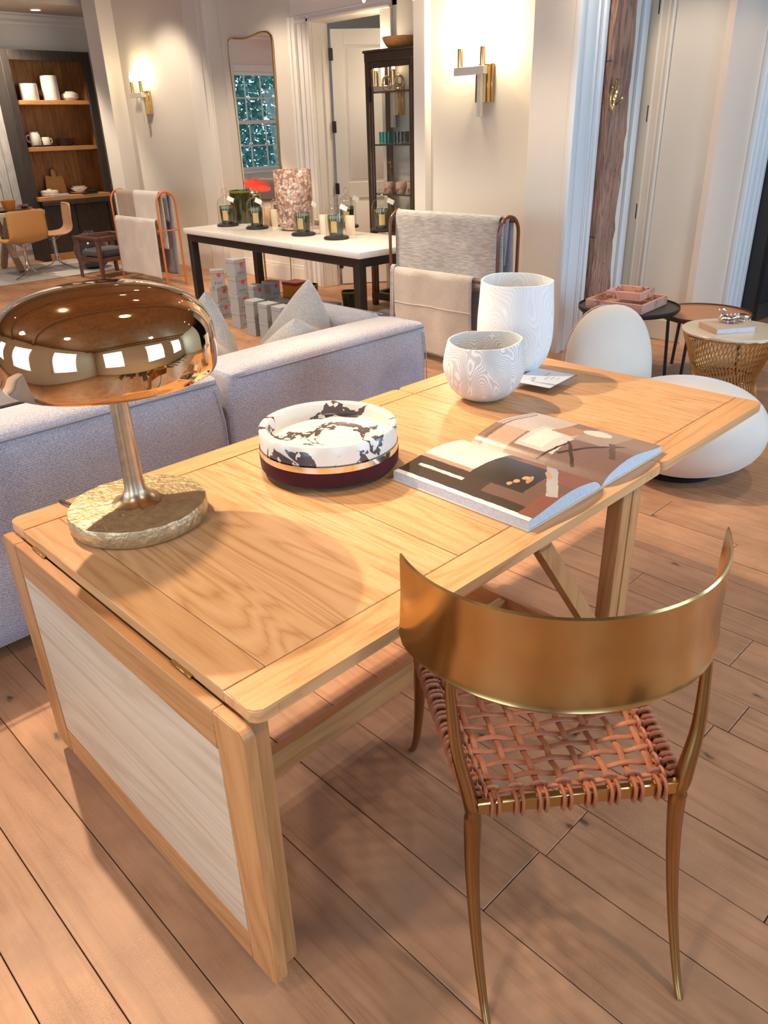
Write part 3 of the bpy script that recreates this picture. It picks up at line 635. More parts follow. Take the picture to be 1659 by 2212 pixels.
lf2 = TP('raised_leaf', bx(LX0+.1, LX1-.1, TY0+FR+.02, TY1-FR-.02, TZ-TT-.012, TZ-TT), M['oakX'])
top_slab(LX0, LX1, [(LX0, 2.01), (2.525, LX1)], [(2.01, 2.525)], lf2)
# dovetail key blocks showing on the corners
for x, y in ((TX0+.05, TY0-.0006), (TX1-.09, TY0-.0006)): TP('joint_key', bx(x, x+.05, y, y+.01, TZ-.021, TZ-.008), M['oakZ'])
# hanging leaf at the near end (vertical board assembly)
HX0, HX1, HZ0, HZ1 = .484, .510, .03, .712
hl = TP('hanging_leaf', bx(HX0+.004, HX1-.002, TY0+FR-.01, TY1-FR+.01, HZ0+.08, HZ1-.08), M['oakpanel'])
M['coolveneer'] = wood('cool_lit_oak_veneer', (.67, .53, .385), (.60, .465, .325), (.47, .34, .22), axis='Y', rough=.4, grain=14, bump=.05, rnd=.02, stretch=9)  # paler copy of the top's veneer, cooler light put into the colour
TP('leaf_panel', bx(HX0+.001, HX0+.012, TY0+FR+.001, TY1-FR-.001, HZ0+FR+.001, HZ1-FR-.001, .001), M['coolveneer'], hl)
def vstile(y0, y1, side):
    bm = corner_board(-HZ1, -HZ0, y0, y1, HX0, HX1, .02, side)
    return xform(bm, Matrix(((0, 0, 1, 0), (0, 1, 0, 0), (-1, 0, 0, 0), (0, 0, 0, 1))))
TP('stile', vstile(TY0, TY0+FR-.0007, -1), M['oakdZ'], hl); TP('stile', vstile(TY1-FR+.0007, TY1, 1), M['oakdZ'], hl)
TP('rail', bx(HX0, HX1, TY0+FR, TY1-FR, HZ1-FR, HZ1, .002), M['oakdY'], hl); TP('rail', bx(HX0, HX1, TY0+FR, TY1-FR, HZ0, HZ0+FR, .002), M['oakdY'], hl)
for y in (1.08, 1.72): TP('hinge', bx(HX1-.006, TX0+.004, y-.035, y+.035, HZ1+.0005, HZ1+.006, .001), M['brass'])
for y in (1.1, 1.7): TP('hinge', bx(TX1-.03, LX0+.03, y-.035, y+.035, TZ-TT-.003, TZ-TT), M['brass'])
TP('joint_key', bx(HX0+.006, HX0+.014, TY0-.0006, TY0+.01, HZ1-.10, HZ1-.03), M['oakdZ'], hl); TP('joint_key', bx(HX0+.006, HX0+.014, TY0-.0006, TY0+.01, HZ0+.03, HZ0+.07), M['oakdZ'], hl)
# legs, aprons, stretcher
def rleg(x, y, w=.05, d=.05, z0=0, z1=TZ-TT): return bx(x, x+w, y, y+d, z0, z1, .006, 2)
LY0, LY1 = .90, 1.812
for x in (.518, 1.80):
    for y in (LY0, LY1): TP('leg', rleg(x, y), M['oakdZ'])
# gate legs: folded near the hanging leaf, swung out under the raised leaf
TP('gate_leg', rleg(.572, LY1-.06, .03, .045), M['oakdZ'])
TP('gate_leg', rleg(1.855, LY0+.0, .05, .05), M['oakdZ'])
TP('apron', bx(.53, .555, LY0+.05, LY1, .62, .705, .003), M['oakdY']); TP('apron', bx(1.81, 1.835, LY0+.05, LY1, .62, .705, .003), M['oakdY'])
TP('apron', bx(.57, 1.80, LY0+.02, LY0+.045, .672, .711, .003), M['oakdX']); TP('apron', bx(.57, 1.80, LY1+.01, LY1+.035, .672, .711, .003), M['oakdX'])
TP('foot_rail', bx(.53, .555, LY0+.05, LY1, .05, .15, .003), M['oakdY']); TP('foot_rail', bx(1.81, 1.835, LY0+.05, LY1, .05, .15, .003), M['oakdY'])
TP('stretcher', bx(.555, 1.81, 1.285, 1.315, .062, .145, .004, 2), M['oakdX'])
# swing brackets under the raised leaf
def brace(p0, p1, w=.02, h=.022):
    return tube([p0, p1], w, bm=B(), square=True, flat=h/w)
TP('brace', brace((1.425, LY0+.03, .672), (1.80, LY0+.03, .17), .016, .022), M['oakdZ']); TP('brace_block', bx(1.395, 1.45, LY0+.0, LY0+.06, .65, .712, .006, 2), M['oakdX'])
TP('leaf_runner', bx(1.70, 2.35, LY0+.30, LY0+.34, .672, .711, .003), M['oakdX']); TP('leaf_runner', bx(1.70, 2.35, LY1-.30, LY1-.26, .672, .711, .003), M['oakdX'])
TP('dowel', xform(lathe([(0, 0), (.016, 0), (.016, .05), (0, .05)], 16), Matrix.Translation((1.775, LY0+.03, .662))), M['oakdZ'])
# ================================================================== KLISMOS CHAIR
CW = Vector((.783, -.622)); crz = math.atan2(CW.y, CW.x)
ch = thing('klismos_chair', 'brass klismos chair with curved sheet back and woven leather strap seat', 'chair', (.995, .517, 0), crz)
# local axes: x to the chair's right, y to its front
def backband():
    R_, cyb, t = .325, .262, .007; n = 44; a0 = math.radians(-164); a1 = math.radians(-16)
    rings = []
    for k in range(n+1):
        s = k/n; a = a0+(a1-a0)*s; e = abs(2*s-1)
        zt = .895+.012*e**6; zb = .70+.01*e**3
        if e > .95: zb += (e-.95)*.5
        ca, sa = math.cos(a), math.sin(a); ring = []
        for rr, zz in ((R_-t*.5, zb), (R_-.004, (zb+zt)/2), (R_-t*.2, zt-.004), (R_+.001, zt), (R_+t*.6, zt-.004), (R_+.004, (zb+zt)/2), (R_+t, zb+.016), (R_+t*1.6, zb+.006), (R_+t, zb)):
            f = 1+.0*zz
            ring.append(Vector((rr*f*ca, cyb+rr*f*sa, zz)))
        rings.append(ring)
    return ring_skin(B(), rings)
obj('back_band', backband(), M['brass'], ch, 35)
for s in (-1, 1):
    pts = [(s*.245, .05, .715), (s*.243, .04, .66), (s*.234, .018, .56), (s*.212, -.001, .46), (s*.206, -.004, .40), (s*.207, -.022, .28), (s*.206, -.065, .15), (s*.202, -.125, .04), (s*.200, -.158, .0)]
    rad = [.010, .011, .013, .018, .018, .0145, .0115, .009, .0075]
    obj('leg', tube(smooth_path(pts, 6), lerp_list(rad, 6), 10, flat=.8), M['bronze'], ch)
    pts = [(s*.24, .475, .49), (s*.238, .478, .46), (s*.235, .482, .40), (s*.234, .495, .28), (s*.236, .53, .13), (s*.24, .58, .03), (s*.242, .605, .0)]
    rad = [.010, .013, .017, .014, .011, .009, .0075]
    obj('leg', tube(smooth_path(pts, 6), lerp_list(rad, 6), 10, flat=.9), M['bronze'], ch)
SZ = .435
obj('seat_rail', bx(-.2, .2, -.012, .004, SZ-.016, SZ+.016, .003), M['brass'], ch)
obj('seat_rail', bx(-.235, .235, .468, .484, SZ-.016, SZ+.016, .003), M['brass'], ch)
for s in (-1, 1): obj('seat_rail', tube([(s*.202, 0, SZ), (s*.236, .475, SZ)], .008, square=True, flat=1.6), M['brass'], ch)
def ribbon(pts, w=.0066, t=.55): return tube(pts, w, 8, flat=t)
NL, NC = 8, 13
def half(b): return .19+(.228-.19)*(b/.47)
for i in range(NL):
    f = -1+2*(i+.5)/NL
    pts = [(f*half(0)*.98, -.006, SZ+.018)]
    for k in range(61):
        b = .012+(.456-.012)*k/60; ph = b/.47*NC
        pts.append((f*half(b)*.97+.0008*math.sin(ph*PI+i), b, SZ+.012+.0034*math.cos(PI*(ph-.5)+PI*i)-.008*(1-f*f)*math.sin(PI*b/.47)))
    pts.append((f*half(.47)*.98, .476, SZ+.018))
    obj('strap', ribbon(pts), M['leather'], ch)
for j in range(NC):
    b = .47*(j+.5)/NC; pts = []
    for k in range(61):
        f = -1+2*k/60; ph = (f+1)/2*NL
        pts.append((f*half(b)*1.0, b+.0008*math.sin(ph*PI+j), SZ+.012-.0034*math.cos(PI*(ph-.5)+PI*j)-.008*(1-f*f)*math.sin(PI*b/.47)))
    obj('strap', ribbon(pts), M['leather'], ch)
def loop_mesh(ax, hh=.0205, hw=.0135, off=.0):
    bm = B()
    for d in (-.0068, .0068):
        pts = []
        for k in range(14):
            a = 2*PI*k/14; x, z = hw*math.copysign(abs(math.cos(a))**.6, math.cos(a)), hh*math.copysign(abs(math.sin(a))**.6, math.sin(a))
            pts.append((d, x, z) if ax == 'x' else (x, d, z))
        tube(pts, .0062, 6, bm, flat=.55, closed=True, up=(1, 0, 0) if ax == 'x' else (0, 1, 0))
    # collar knot on the inner side
    c = (0, hw+.012, .014) if ax == 'x' else (hw+.012, 0, .014)
    pts = []
    for k in range(10):
        a = 2*PI*k/10
        pts.append((c[0]+.0125*math.cos(a), c[1], c[2]+.008*math.sin(a)) if ax == 'x' else (c[0], c[1]+.0125*math.cos(a), c[2]+.008*math.sin(a)))
    tube(pts, .0055, 6, bm, flat=.7, closed=True, up=(0, 1, 0) if ax == 'x' else (1, 0, 0))
    return bm
lpx = mesh_of(loop_mesh('x'), 'strap_loop', 50); lpx.materials.append(M['leather']); lpy = mesh_of(loop_mesh('y'), 'strap_loop', 50); lpy.materials.append(M['leather'])
for i in range(NL):
    f = -1+2*(i+.5)/NL
    obj('strap_loop', lpx, None, ch, loc=(f*.188, -.004, SZ)); obj('strap_loop', lpx, None, ch, loc=(f*.225, .476, SZ), rot=(0, 0, PI))
for j in range(NC):
    b = .47*(j+.5)/NC; h = .202+(.236-.202)*b/.475
    obj('strap_loop', lpy, None, ch, loc=(-h, b, SZ)); obj('strap_loop', lpy, None, ch, loc=(h, b, SZ), rot=(0, 0, PI))
# ================================================================== LAMP
lc = (.745, 1.655)
lamp = thing('table_lamp', 'table lamp with mirror gold dome shade on hammered champagne base', 'table lamp', (lc[0], lc[1], TZ))
def rough_disc(r, h, seg=56):
    rr = random.Random(11); bm = B()
    prof = [(0, .002), (r*.97, .002), (r, .010), (r*1.0, h-.008), (r*.985, h), (r*.75, h+.002), (r*.45, h+.004), (r*.2, h+.010)]
    lathe(prof, seg, bm)
    for v in bm.verts:
        k = math.hypot(v.co.x, v.co.y)
        if v.co.z > .02: v.co.z += rr.uniform(-.0015, .0015); 
        if k > r*.9: s = 1+rr.uniform(-.006, .006); v.co.x *= s; v.co.y *= s
    return bm
obj('base', rough_disc(.168, .046), M['lampbase'], lamp, 35)
obj('felt_pad', lathe([(0, .0), (.15, .0), (.15, .004), (0, .004)], 40), M['black'], lamp)
obj('stem', lathe([(.062, .052), (.045, .058), (.032, .068), (.0255, .085), (.023, .12), (.0225, .2), (.0215, .3), (.021, .40), (.0, .41)], 28), metal('aged_champagne', (.50, .37, .24), .34, var=.35, vscale=26, rvar=.1), lamp)
RS, zs0 = .242, .372
prof = [(RS*.90, zs0-.002), (RS*.95, zs0+.001), (RS*.982, zs0+.014), (RS*.996, zs0+.04), (RS, zs0+.07), (RS*.985, zs0+.102), (RS*.945, zs0+.126), (RS*.87, zs0+.15), (RS*.74, zs0+.172), (RS*.53, zs0+.19), (RS*.27, zs0+.2), (0, zs0+.203)]
pf = [tuple(p) for p in smooth_path([(a, b, 0) for a, b in prof], 4)]; pf = [(max(0, p[0]), p[1]) for p in pf]
inner = [(max(0, r-.003), z-.003 if r < RS*.9 else z+.0) for r, z in pf][::-1]
bmS = lathe(pf, 72)
shade = obj('shade', bmS, M['lampgold'], lamp, 60); md = shade.modifiers.new('thick', 'SOLIDIFY'); md.thickness = .003; md.offset = -1
obj('holder', lathe([(0, zs0+.03), (.03, zs0+.03), (.03, zs0+.05), (.0, zs0+.05)], 20), M['brass'], lamp)
o = obj('power_cord', tube(smooth_path([(lc[0]-.05, lc[1]+.165, TZ+.006), (lc[0]-.09, lc[1]+.19, TZ+.008), (lc[0]-.10, lc[1]+.24, TZ+.006), (lc[0]-.09, lc[1]+.252, TZ-.02), (lc[0]-.09, TY1+.02, TZ-.10), (lc[0]-.05, TY1+.03, .3), (lc[0]-.03, TY1+.05, .006)], 6), .004, 8), M['black']); tag(o, 'black lamp cord running off the back edge of the oak table', 'cord')
# ================================================================== MARBLE BOWL
mb = thing('marble_bowl', 'round violet veined marble bowl on a maroon velvet base', 'bowl', (1.287, 1.55, TZ))
R0 = .196
obj('velvet_base', lathe([(0, .001), (R0*.86, .001), (R0*.97, .014), (R0*1.0, .022), (R0*1.005, .058), (0, .058)], 64), M['maroon'], mb)
obj('metal_band', lathe([(R0*.9, .0585), (R0*1.0, .0585), (R0*1.0, .0755), (R0*.9, .0755)], 64, closed=True), M['silver'], mb)
obj('marble_tray', lathe([(0, .076), (R0*.97, .076), (R0*.985, .079), (R0*.985, .126), (R0*.97, .130), (R0*.885, .130), (R0*.87, .127), (R0*.86, .097), (R0*.82, .091), (0, .090)], 72), M['calacatta'], mb)
# ================================================================== OPEN BOOK
bk = thing('open_book', 'large open photography book lying near the table edge', 'book', (1.663, .90, TZ))
BH, BWd = .445, .325      # page height (y), page width (x)
lp = printed('book_left_page', (.16, .085, .06), [
    ('r', .0, .055, 0, 1, 0, (.80, .77, .72)), ('r', .055, .62, .50, .83, 0, (.20, .085, .05)), ('r', .055, .34, .42, 1.0, 0, (.05, .028, .02)), ('r', .36, 1.0, .60, 1.0, 0, (.74, .70, .64)), ('r', .34, .395, .44, 1.0, 0, (.45, .27, .18)),
    ('r', .055, .16, .0, 1.0, 0, (.045, .025, .02)), ('r', .30, .80, .2, .60, 0, (.035, .024, .02)), ('r', .80, 1.0, .0, .5, 0, (.25, .09, .06)), ('r', .60, 1.0, .0, .17, 0, (.24, .085, .055)), ('r', .05, .45, .0, .10, .0, (.22, .08, .05)),
    ('r', .35, .95, .14, .21, .45, (.42, .39, .38)), ('e', .44, .58, .24, .275, .2, (.45, .25, .13)), ('e', .40, .46, .29, .33, 0, (.55, .33, .20)), ('e', .48, .55, .27, .31, 0, (.58, .36, .22)), ('e', .34, .40, .31, .345, 0, (.5, .3, .18)), ('e', .60, .78, .20, .24, .5, (.5, .28, .15)),
    ('r', .20, .24, .58, .93, .0, (.70, .66, .60)), ('e', .55, .68, .50, .585, .6, (.04, .03, .02))], rough=.3)
rp_ = printed('book_right_page', (.25, .155, .12), [
    ('r', .0, .6, .62, 1.0, 0, (.52, .43, .36)), ('r', .35, .85, .42, .72, .0, (.55, .53, .48)), ('r', .42, .80, .52, .68, .0, (.62, .66, .60)), ('r', .15, .45, .45, .62, .1, (.45, .22, .13)), ('r', .0, .5, .2, .45, 0, (.36, .26, .21)),
    ('e', .06, .26, .30, .5, .4, (.68, .62, .54)), ('r', .5, 1.0, .0, .42, 0, (.20, .12, .10)), ('r', .3, .85, .24, .27, .55, (.06, .035, .03)), ('r', .55, .95, .32, .345, -.5, (.06, .035, .03)), ('r', .6, .95, .44, .46, .2, (.05, .03, .03)),
    ('r', .35, .7, .12, .16, -.4, (.12, .07, .06)), ('r', .0, .35, .0, .2, .0, (.28, .18, .14)), ('r', .05, 1.0, .93, .945, 0, (.18, .10, .08)), ('r', .05, 1.0, .965, .975, 0, (.30, .16, .12)), ('r', .6, 1.0, .74, .92, .0, (.50, .34, .25))], rough=.3)
def page_z(s, side):      # s 0 at fore edge .. 1 at gutter
    base = .026 if side < 0 else .020
    return base + (.024 if side < 0 else .030)*math.sin(PI*min(1, s*1.02))**1.3*(.35+.65*s) - .030*max(0, (s-.88)/.12)**2 * (.6 if side > 0 else .72)
def page_block(side):
    bm = B(); n = 24; rings = []
    for k in range(n+1):
        s = k/n; x = side*BWd*(1-s); z = page_z(s, side)
        x += -side*.004*0
        rings.append([Vector((x, 0, .003)), Vector((x, 0, z-.0008)), Vector((x, BH, z-.0008)), Vector((x, BH, .003))])
    return ring_skin(bm, rings)
M['paper'] = plain('page_edges', (.55, .58, .64), .7, var=.2, vscale=90)
for side, pm in ((-1, lp), (1, rp_)):
    blk = obj('page_block', page_block(side), M['paper'], bk, 30)
    g = grid(lambda u, v, sd=side: Vector((sd*BWd*(1-u), v*BH, page_z(u, sd))), 24, 4)
    obj('page', g, pm, blk, 60)
    obj('cover', bx(min(0, side*(BWd+.006)), max(0, side*(BWd+.006)), -.005, BH+.005, .0, .003, .001), plain('book_cover', (.60, .54, .46), .6), bk)
# ================================================================== CARVED WHITE VESSELS
def carved(name, sc, rot, dk=(.60, .59, .58), bands=34, bmp=.5):
    m, nt, bs = _new(name); bs.inputs['Roughness'].default_value = .75
    tc = N(nt, 'ShaderNodeTexCoord'); mp = N(nt, 'ShaderNodeMapping'); mp.inputs['Rotation'].default_value = rot; mp.inputs['Scale'].default_value = (sc*1.0, sc*1.0, sc*.55); nt.links.new(tc.outputs['Object'], mp.inputs['Vector'])
    nz = N(nt, 'ShaderNodeTexNoise'); nz.inputs['Scale'].default_value = 1; nz.inputs['Detail'].default_value = 1.2; nt.links.new(mp.outputs[0], nz.inputs['Vector'])
    mu = N(nt, 'ShaderNodeMath', operation='MULTIPLY'); mu.inputs[1].default_value = bands; nt.links.new(nz.outputs['Fac'], mu.inputs[0])
    pp = N(nt, 'ShaderNodeMath', operation='PINGPONG'); pp.inputs[1].default_value = .5; nt.links.new(mu.outputs[0], pp.inputs[0])
    rp = ramp(nt, [(.1, dk), (.42, (.76, .755, .75)), (.5, (.84, .83, .82))]); nt.links.new(pp.outputs[0], rp.inputs[0]); nt.links.new(rp.outputs[0], bs.inputs['Base Color'])
    bp = N(nt, 'ShaderNodeBump'); bp.inputs['Strength'].default_value = bmp; bp.inputs['Distance'].default_value = .003; nt.links.new(pp.outputs[0], bp.inputs['Height']); nt.links.new(bp.outputs['Normal'], bs.inputs['Normal'])
    return m
def vessel(name, label, c, prof, mat, wob, wall=.006):
    pf = [(max(0, p[0]), p[1]) for p in smooth_path([(a, b, 0) for a, b in prof], 5)]
    inn = [(max(0, r-wall), z+(wall if i == 0 else 0)) for i, (r, z) in enumerate(pf)][::-1]
    inn = [(r, z) for r, z in inn if z > .012] + [(0, .012)]
    bm = lathe(pf+inn, 56); zt = pf[-1][1]; rr = random.Random(len(label))
    ph = [rr.uniform(0, 6) for _ in range(4)]
    for v in bm.verts:
        a = math.atan2(v.co.y, v.co.x); k = (v.co.z/zt)**6
        v.co.z += k*wob*(math.sin(a+ph[0])+.5*math.sin(2*a+ph[1])+.25*math.sin(5*a+ph[2]))
        s = 1+.012*math.sin(a*2+ph[3]); v.co.x *= s
    o = obj(name, bm, mat, None, 60, loc=(c[0], c[1], TZ)); tag(o, label, 'vase' if 'tall' in label else 'bowl', 'carved white wooden vessels'); return o
vessel('carved_bowl', 'small round white carved wood bowl in front of the tall vase', (2.04, 1.595), [(0, .002), (.045, .002), (.085, .018), (.118, .05), (.138, .10), (.141, .13), (.134, .175), (.126, .208)], carved('carved_white_wood', 8, (.3, .6, .2), (.54, .53, .52), 58, .8), .005)
vessel('carved_vase', 'tall white carved wood vase behind the small round bowl', (2.375, 1.715), [(0, .002), (.06, .002), (.095, .018), (.125, .06), (.14, .12), (.142, .2), (.137, .28), (.133, .345)], carved('carved_white_wood_soft', 5, (.9, .2, .5), (.71, .705, .70), 50, .35), .004)
# ================================================================== ACRYLIC SIGN
p0, p1, p2 = AZ(1173, 857, TZ), AZ(1238, 822, TZ), AZ(1105, 838, TZ)
ac = thing('acrylic_sign', 'clear acrylic block holding a white printed card beside the vases', 'sign', ((p1.x+p2.x)/2, (p1.y+p2.y)/2, TZ), math.atan2(p1.y-p0.y, p1.x-p0.x))
w2, h2 = .105, .085
obj('block', bx(-w2, w2, -h2, h2, .001, .024, .002), glass('acrylic', (.97, .98, 1), 1.45), ac)
cardm = printed('card_print', (.72, .75, .82), [('r', .2, .28, .55, .62, .3, (.35, .38, .45)), ('e', .30, .45, .60, .72, .3, (.42, .45, .52)), ('r', .42, .62, .40, .44, .05, (.4, .42, .5)), ('r', .62, .85, .52, .56, .05, (.4, .42, .5)), ('r', .48, .66, .28, .32, .05, (.45, .47, .54)), ('r', .52, .66, .16, .19, .05, (.45, .47, .54))], noise=.004)
obj('card', grid(lambda u, v: Vector((-w2*.93+u*w2*1.86, -h2*.93+v*h2*1.86, .0246)), 2, 2), cardm, ac)
# ================================================================== SOFA
def soft(x0, x1, y0, y1, z0, z1, r=.05, puff=.01, n=10): return superbox((x0+x1)/2, (y0+y1)/2, (z0+z1)/2, x1-x0, y1-y0, z1-z0, r, puff=puff, n=n)
SY = 2.42
def sofa_module(label, x0, x1, arm):
    s = thing('sofa_module', label, 'sofa', (x0, SY, 0))
    def P(n, bm, mat=M['sofa'], par=s, **k): return obj(n, xform(bm, Matrix.Translation((-x0, -SY, 0))), mat, par, **k)
    bkr = P('backrest', soft(x0, x1, SY, SY+.27, .05, .79, .05, .012))
    P('piping', tube([(x0+.04, SY-.003, .762), ((x0+x1)/2, SY-.006, .764), (x1-.04, SY-.003, .762)], .0045, 6), M['piping'], bkr)
    P('piping', tube([(x1-.035, SY+.0, .74), (x1-.012, SY+.004, .6), (x1-.010, SY+.004, .3), (x1-.012, SY+.004, .1)], .003, 6), M['sofa'], bkr)
    P('seat_base', soft(x0+.01, x1-(.28 if arm else .01), SY+.25, SY+.84, .05, .27, .03, .0))
    P('seat_cushion', soft(x0+.01, x1-(.27 if arm else .01), SY+.26, SY+.86, .26, .42, .05, .015))
    if arm:
        a = P('armrest', soft(x1-.27, x1, SY+.285, SY+.80, .05, .785, .05, .006)); P('piping', tube([(x1-.05, SY+.26, .788), (x1-.05, SY+.76, .788)], .003, 6), M['sofa'], a)
    for fx in (x0+.12, x1-.12):
        for fy in (SY+.12, SY+.72): P('foot', bx(fx-.02, fx+.02, fy-.02, fy+.02, 0, .06), M['black'])
    return s
sofa_module('left sofa module in pale grey weave seen from behind, beside the gold lamp', -1.15, 1.512, False)
sofa_module('right sofa module with armrest in pale grey weave, behind the marble bowl', 1.541, 2.665, True)
def pillow(label, near, far, base, thick=.17):
    """feather cushion standing on its edge with a chopped top: near / far = its two ear tips"""
    near, far, base = Vector(near), Vector(far), Vector(base)
    e1 = Vector((far.x-near.x, far.y-near.y, 0)); Wd = e1.length; e1.normalize(); e2 = Vector((e1.y, -e1.x, 0))
    bm = B(); n = 16; V = {}
    mid = (near+far)/2
    for side in (-1, 1):
        for i in range(n+1):
            for j in range(n+1):
                a = -1+2*i/n; b = j/n                                   # a along e1, b up
                edge = max(abs(a), abs(2*b-1))
                if side == 1 and edge > .999: V[(1, i, j)] = V[(-1, i, j)]; continue
                wdt = Wd/2*(1+.30*math.sin(PI*b))*(.96 if True else 1)
                top = near.z+(far.z-near.z)*(a+1)/2 - .15*(1-abs(a)**1.1)*1.0
                z = base.z+(top-base.z)*b
                t = thick*max(0, (1-a**2))**.45*max(0, (1-(2*b-1)**2))**.5*(1.25-.55*b)
                p = Vector((mid.x, mid.y, 0))+e1*(a*wdt)+e2*(side*t); p.z = z
                q = Vector((base.x, base.y, 0))-Vector((mid.x, mid.y, 0)); p += q*(1-b)
                V[(side, i, j)] = bm.verts.new(p)
    for side in (-1, 1):
        for i in range(n):
            for j in range(n):
                try: bm.faces.new((V[(side, i, j)], V[(side, i+1, j)], V[(side, i+1, j+1)], V[(side, i, j+1)]))
                except ValueError: pass
    for v in bm.verts: v.co -= base
    o = thing('throw_pillow', label, 'cushion', base, 0, 'pale wool cushions on the sofa')
    c = obj('cover', bm, M['cushion'], o, 60); c.modifiers.new('s', 'SUBSURF').render_levels = 1
    return o
pillow('mottled wool cushion with a peaked top nearest the sofa arm', (2.12, 2.73, .865), (2.42, 2.98, .98), (2.15, 2.93, .44), .22)
pillow('mottled wool cushion half hidden behind the gold lamp shade', (1.66, 2.84, .86), (1.97, 3.2, .965), (1.74, 3.05, .44), .20)
o = obj('area_rug', bx(-.6, 2.4, 5.28, 7.6, .001, .012, .003), fabric('taupe_rug', (.30, .25, .22), (.22, .18, .16), 260)); tag(o, 'taupe rug with a black border beyond the sofa', 'rug')
obj('border', bx(-.6, 2.4, 5.245, 5.28, .001, .013, .003), M['black'], o)
# ================================================================== LOUNGE CHAIR
lg = thing('lounge_chair', 'round cream velvet lounge chair beyond the raised table leaf', 'lounge chair', (3.56, 1.53, 0))
def ellipsoid(c, rx, ry, rz, pw=2.6, seg=40, rings=20):
    bm = B(); V = []
    for i in range(rings+1):
        th = PI*i/rings; row = []
        sz = math.copysign(abs(math.cos(th))**(2/pw), math.cos(th)); sr = abs(math.sin(th))**(2/pw)
        if i in (0, rings): V.append([bm.verts.new((c[0], c[1], c[2]+rz*sz))]); continue
        for k in range(seg):
            a = 2*PI*k/seg; row.append(bm.verts.new((c[0]+rx*sr*math.cos(a), c[1]+ry*sr*math.sin(a), c[2]+rz*sz)))
        V.append(row)
    for a, b in zip(V[:-1], V[1:]):
        for k in range(seg):
            k2 = (k+1) % seg
            if len(a) == 1: bm.faces.new((a[0], b[k], b[k2]))
            elif len(b) == 1: bm.faces.new((a[k], b[0], a[k2]))
            else: bm.faces.new((a[k], b[k], b[k2], a[k2]))
    return bm
obj('seat', ellipsoid((0, -.02, .235), .385, .385, .222, 2.25), M['boucle'], lg)
obj('plinth', lathe([(0, 0), (.2, 0), (.22, .03), (0, .035)], 32), M['black'], lg)
Mb = Matrix.Translation((.08, .47, .41)) @ Matrix.Rotation(-.28, 4, 'Z') @ Matrix.Rotation(-.16, 4, 'X')
obj('backrest', xform(ellipsoid((0, 0, 0), .29, .12, .335, 2.3), Mb), M['boucle'], lg)
obj('seam', xform(tube([(.287*math.cos(a), .05, .332*math.sin(a)) for a in [2*PI*k/48 for k in range(48)]], .004, 6, closed=True, up=(0, 1, 0)), Mb), M['cushion'], lg)
obj('back_support', xform(ellipsoid((0, 0, 0), .12, .1, .14, 2.2), Matrix.Translation((.05, .36, .15))), M['boucle'], lg)
# ================================================================== ROUND SIDE TABLES
def round_table(name, label, c, r, z, mtop, mrim, h=.02, legs=3, rot=.0):
    t = thing(name, label, 'side table', (c[0], c[1], 0), rot, 'round tray side tables')
    obj('tray_top', lathe([(0, z-.012), (r-.006, z-.012), (r-.006, z-.002), (0, z-.002)], 56), mtop, t)
    obj('rim', lathe([(0, z-.024), (r-.01, z-.024), (r, z-.012), (r, z+.008), (r-.006, z+.008), (r-.006, z-.0125), (0, z-.0125)], 56), mrim, t)
    for k in range(legs):
        a = 2*PI*k/legs+.5; obj('leg', tube([((r-.06)*math.cos(a), (r-.06)*math.sin(a), z-.02), ((r-.03)*math.cos(a), (r-.03)*math.sin(a), 0)], .011, 8), M['black'], t)
    return t
zo, zb_ = .42, .46
ol, orr, ob, ot = AZ(1440, 672, zo), AZ(1583, 676, zo), AZ(1520, 697, zo), AZ(1525, 657, zo)
oc = (ob+ot)/2; orad = (ob-ot).length/2
round_table('round_side_table', 'round side table with an orange wood tray top', (oc.x, oc.y), min(orad, .32), zo, wood('orange_wood', (.50, .215, .085), (.45, .18, .065), (.36, .13, .045), axis='Y', rough=.35), plain('brown_lacquer', (.10, .04, .02), .4), rot=.6)
kl, kr = AZ(1324, 655, zb_), AZ(1482, 672, zb_)
kc = (AZ(1400, 690, zb_)+AZ(1405, 645, zb_))/2; krad = (AZ(1400, 690, zb_)-AZ(1405, 645, zb_)).length/2
round_table('round_side_table', 'round black side table carrying the pink marble trays', (kc.x-.10, kc.y+.10), min(krad, .33), zb_+.02, plain('black_stain', (.035, .026, .024), .4), M['black'], rot=.2)
BT = (kc.x-.10, kc.y+.10, zb_+.02-.002)
def sq_tray(label, cx_, cyy, z, s, h, rot):
    t = thing('marble_tray', label, 'tray', (cx_, cyy, z), rot, 'pink marble trays')
    w = s/2; bm = bx(-w, w, -w, w, .0, .012, .002); obj('floor', bm, M['pinkmarble'], t)
    for a in range(4):
        obj('side', xform(bx(-w, w-.015, -w, -w+.015, .012, h, .002), Matrix.Rotation(a*PI/2, 4, 'Z')), M['pinkmarble'], t)
    return t
sq_tray('large square pink marble tray on the black side table', BT[0]+.0, BT[1]+.02, BT[2], .40, .06, .08)
sq_tray('small square pink marble tray stacked on the larger one', BT[0]+.02, BT[1]+.01, BT[2]+.0605, .24, .05, .12)
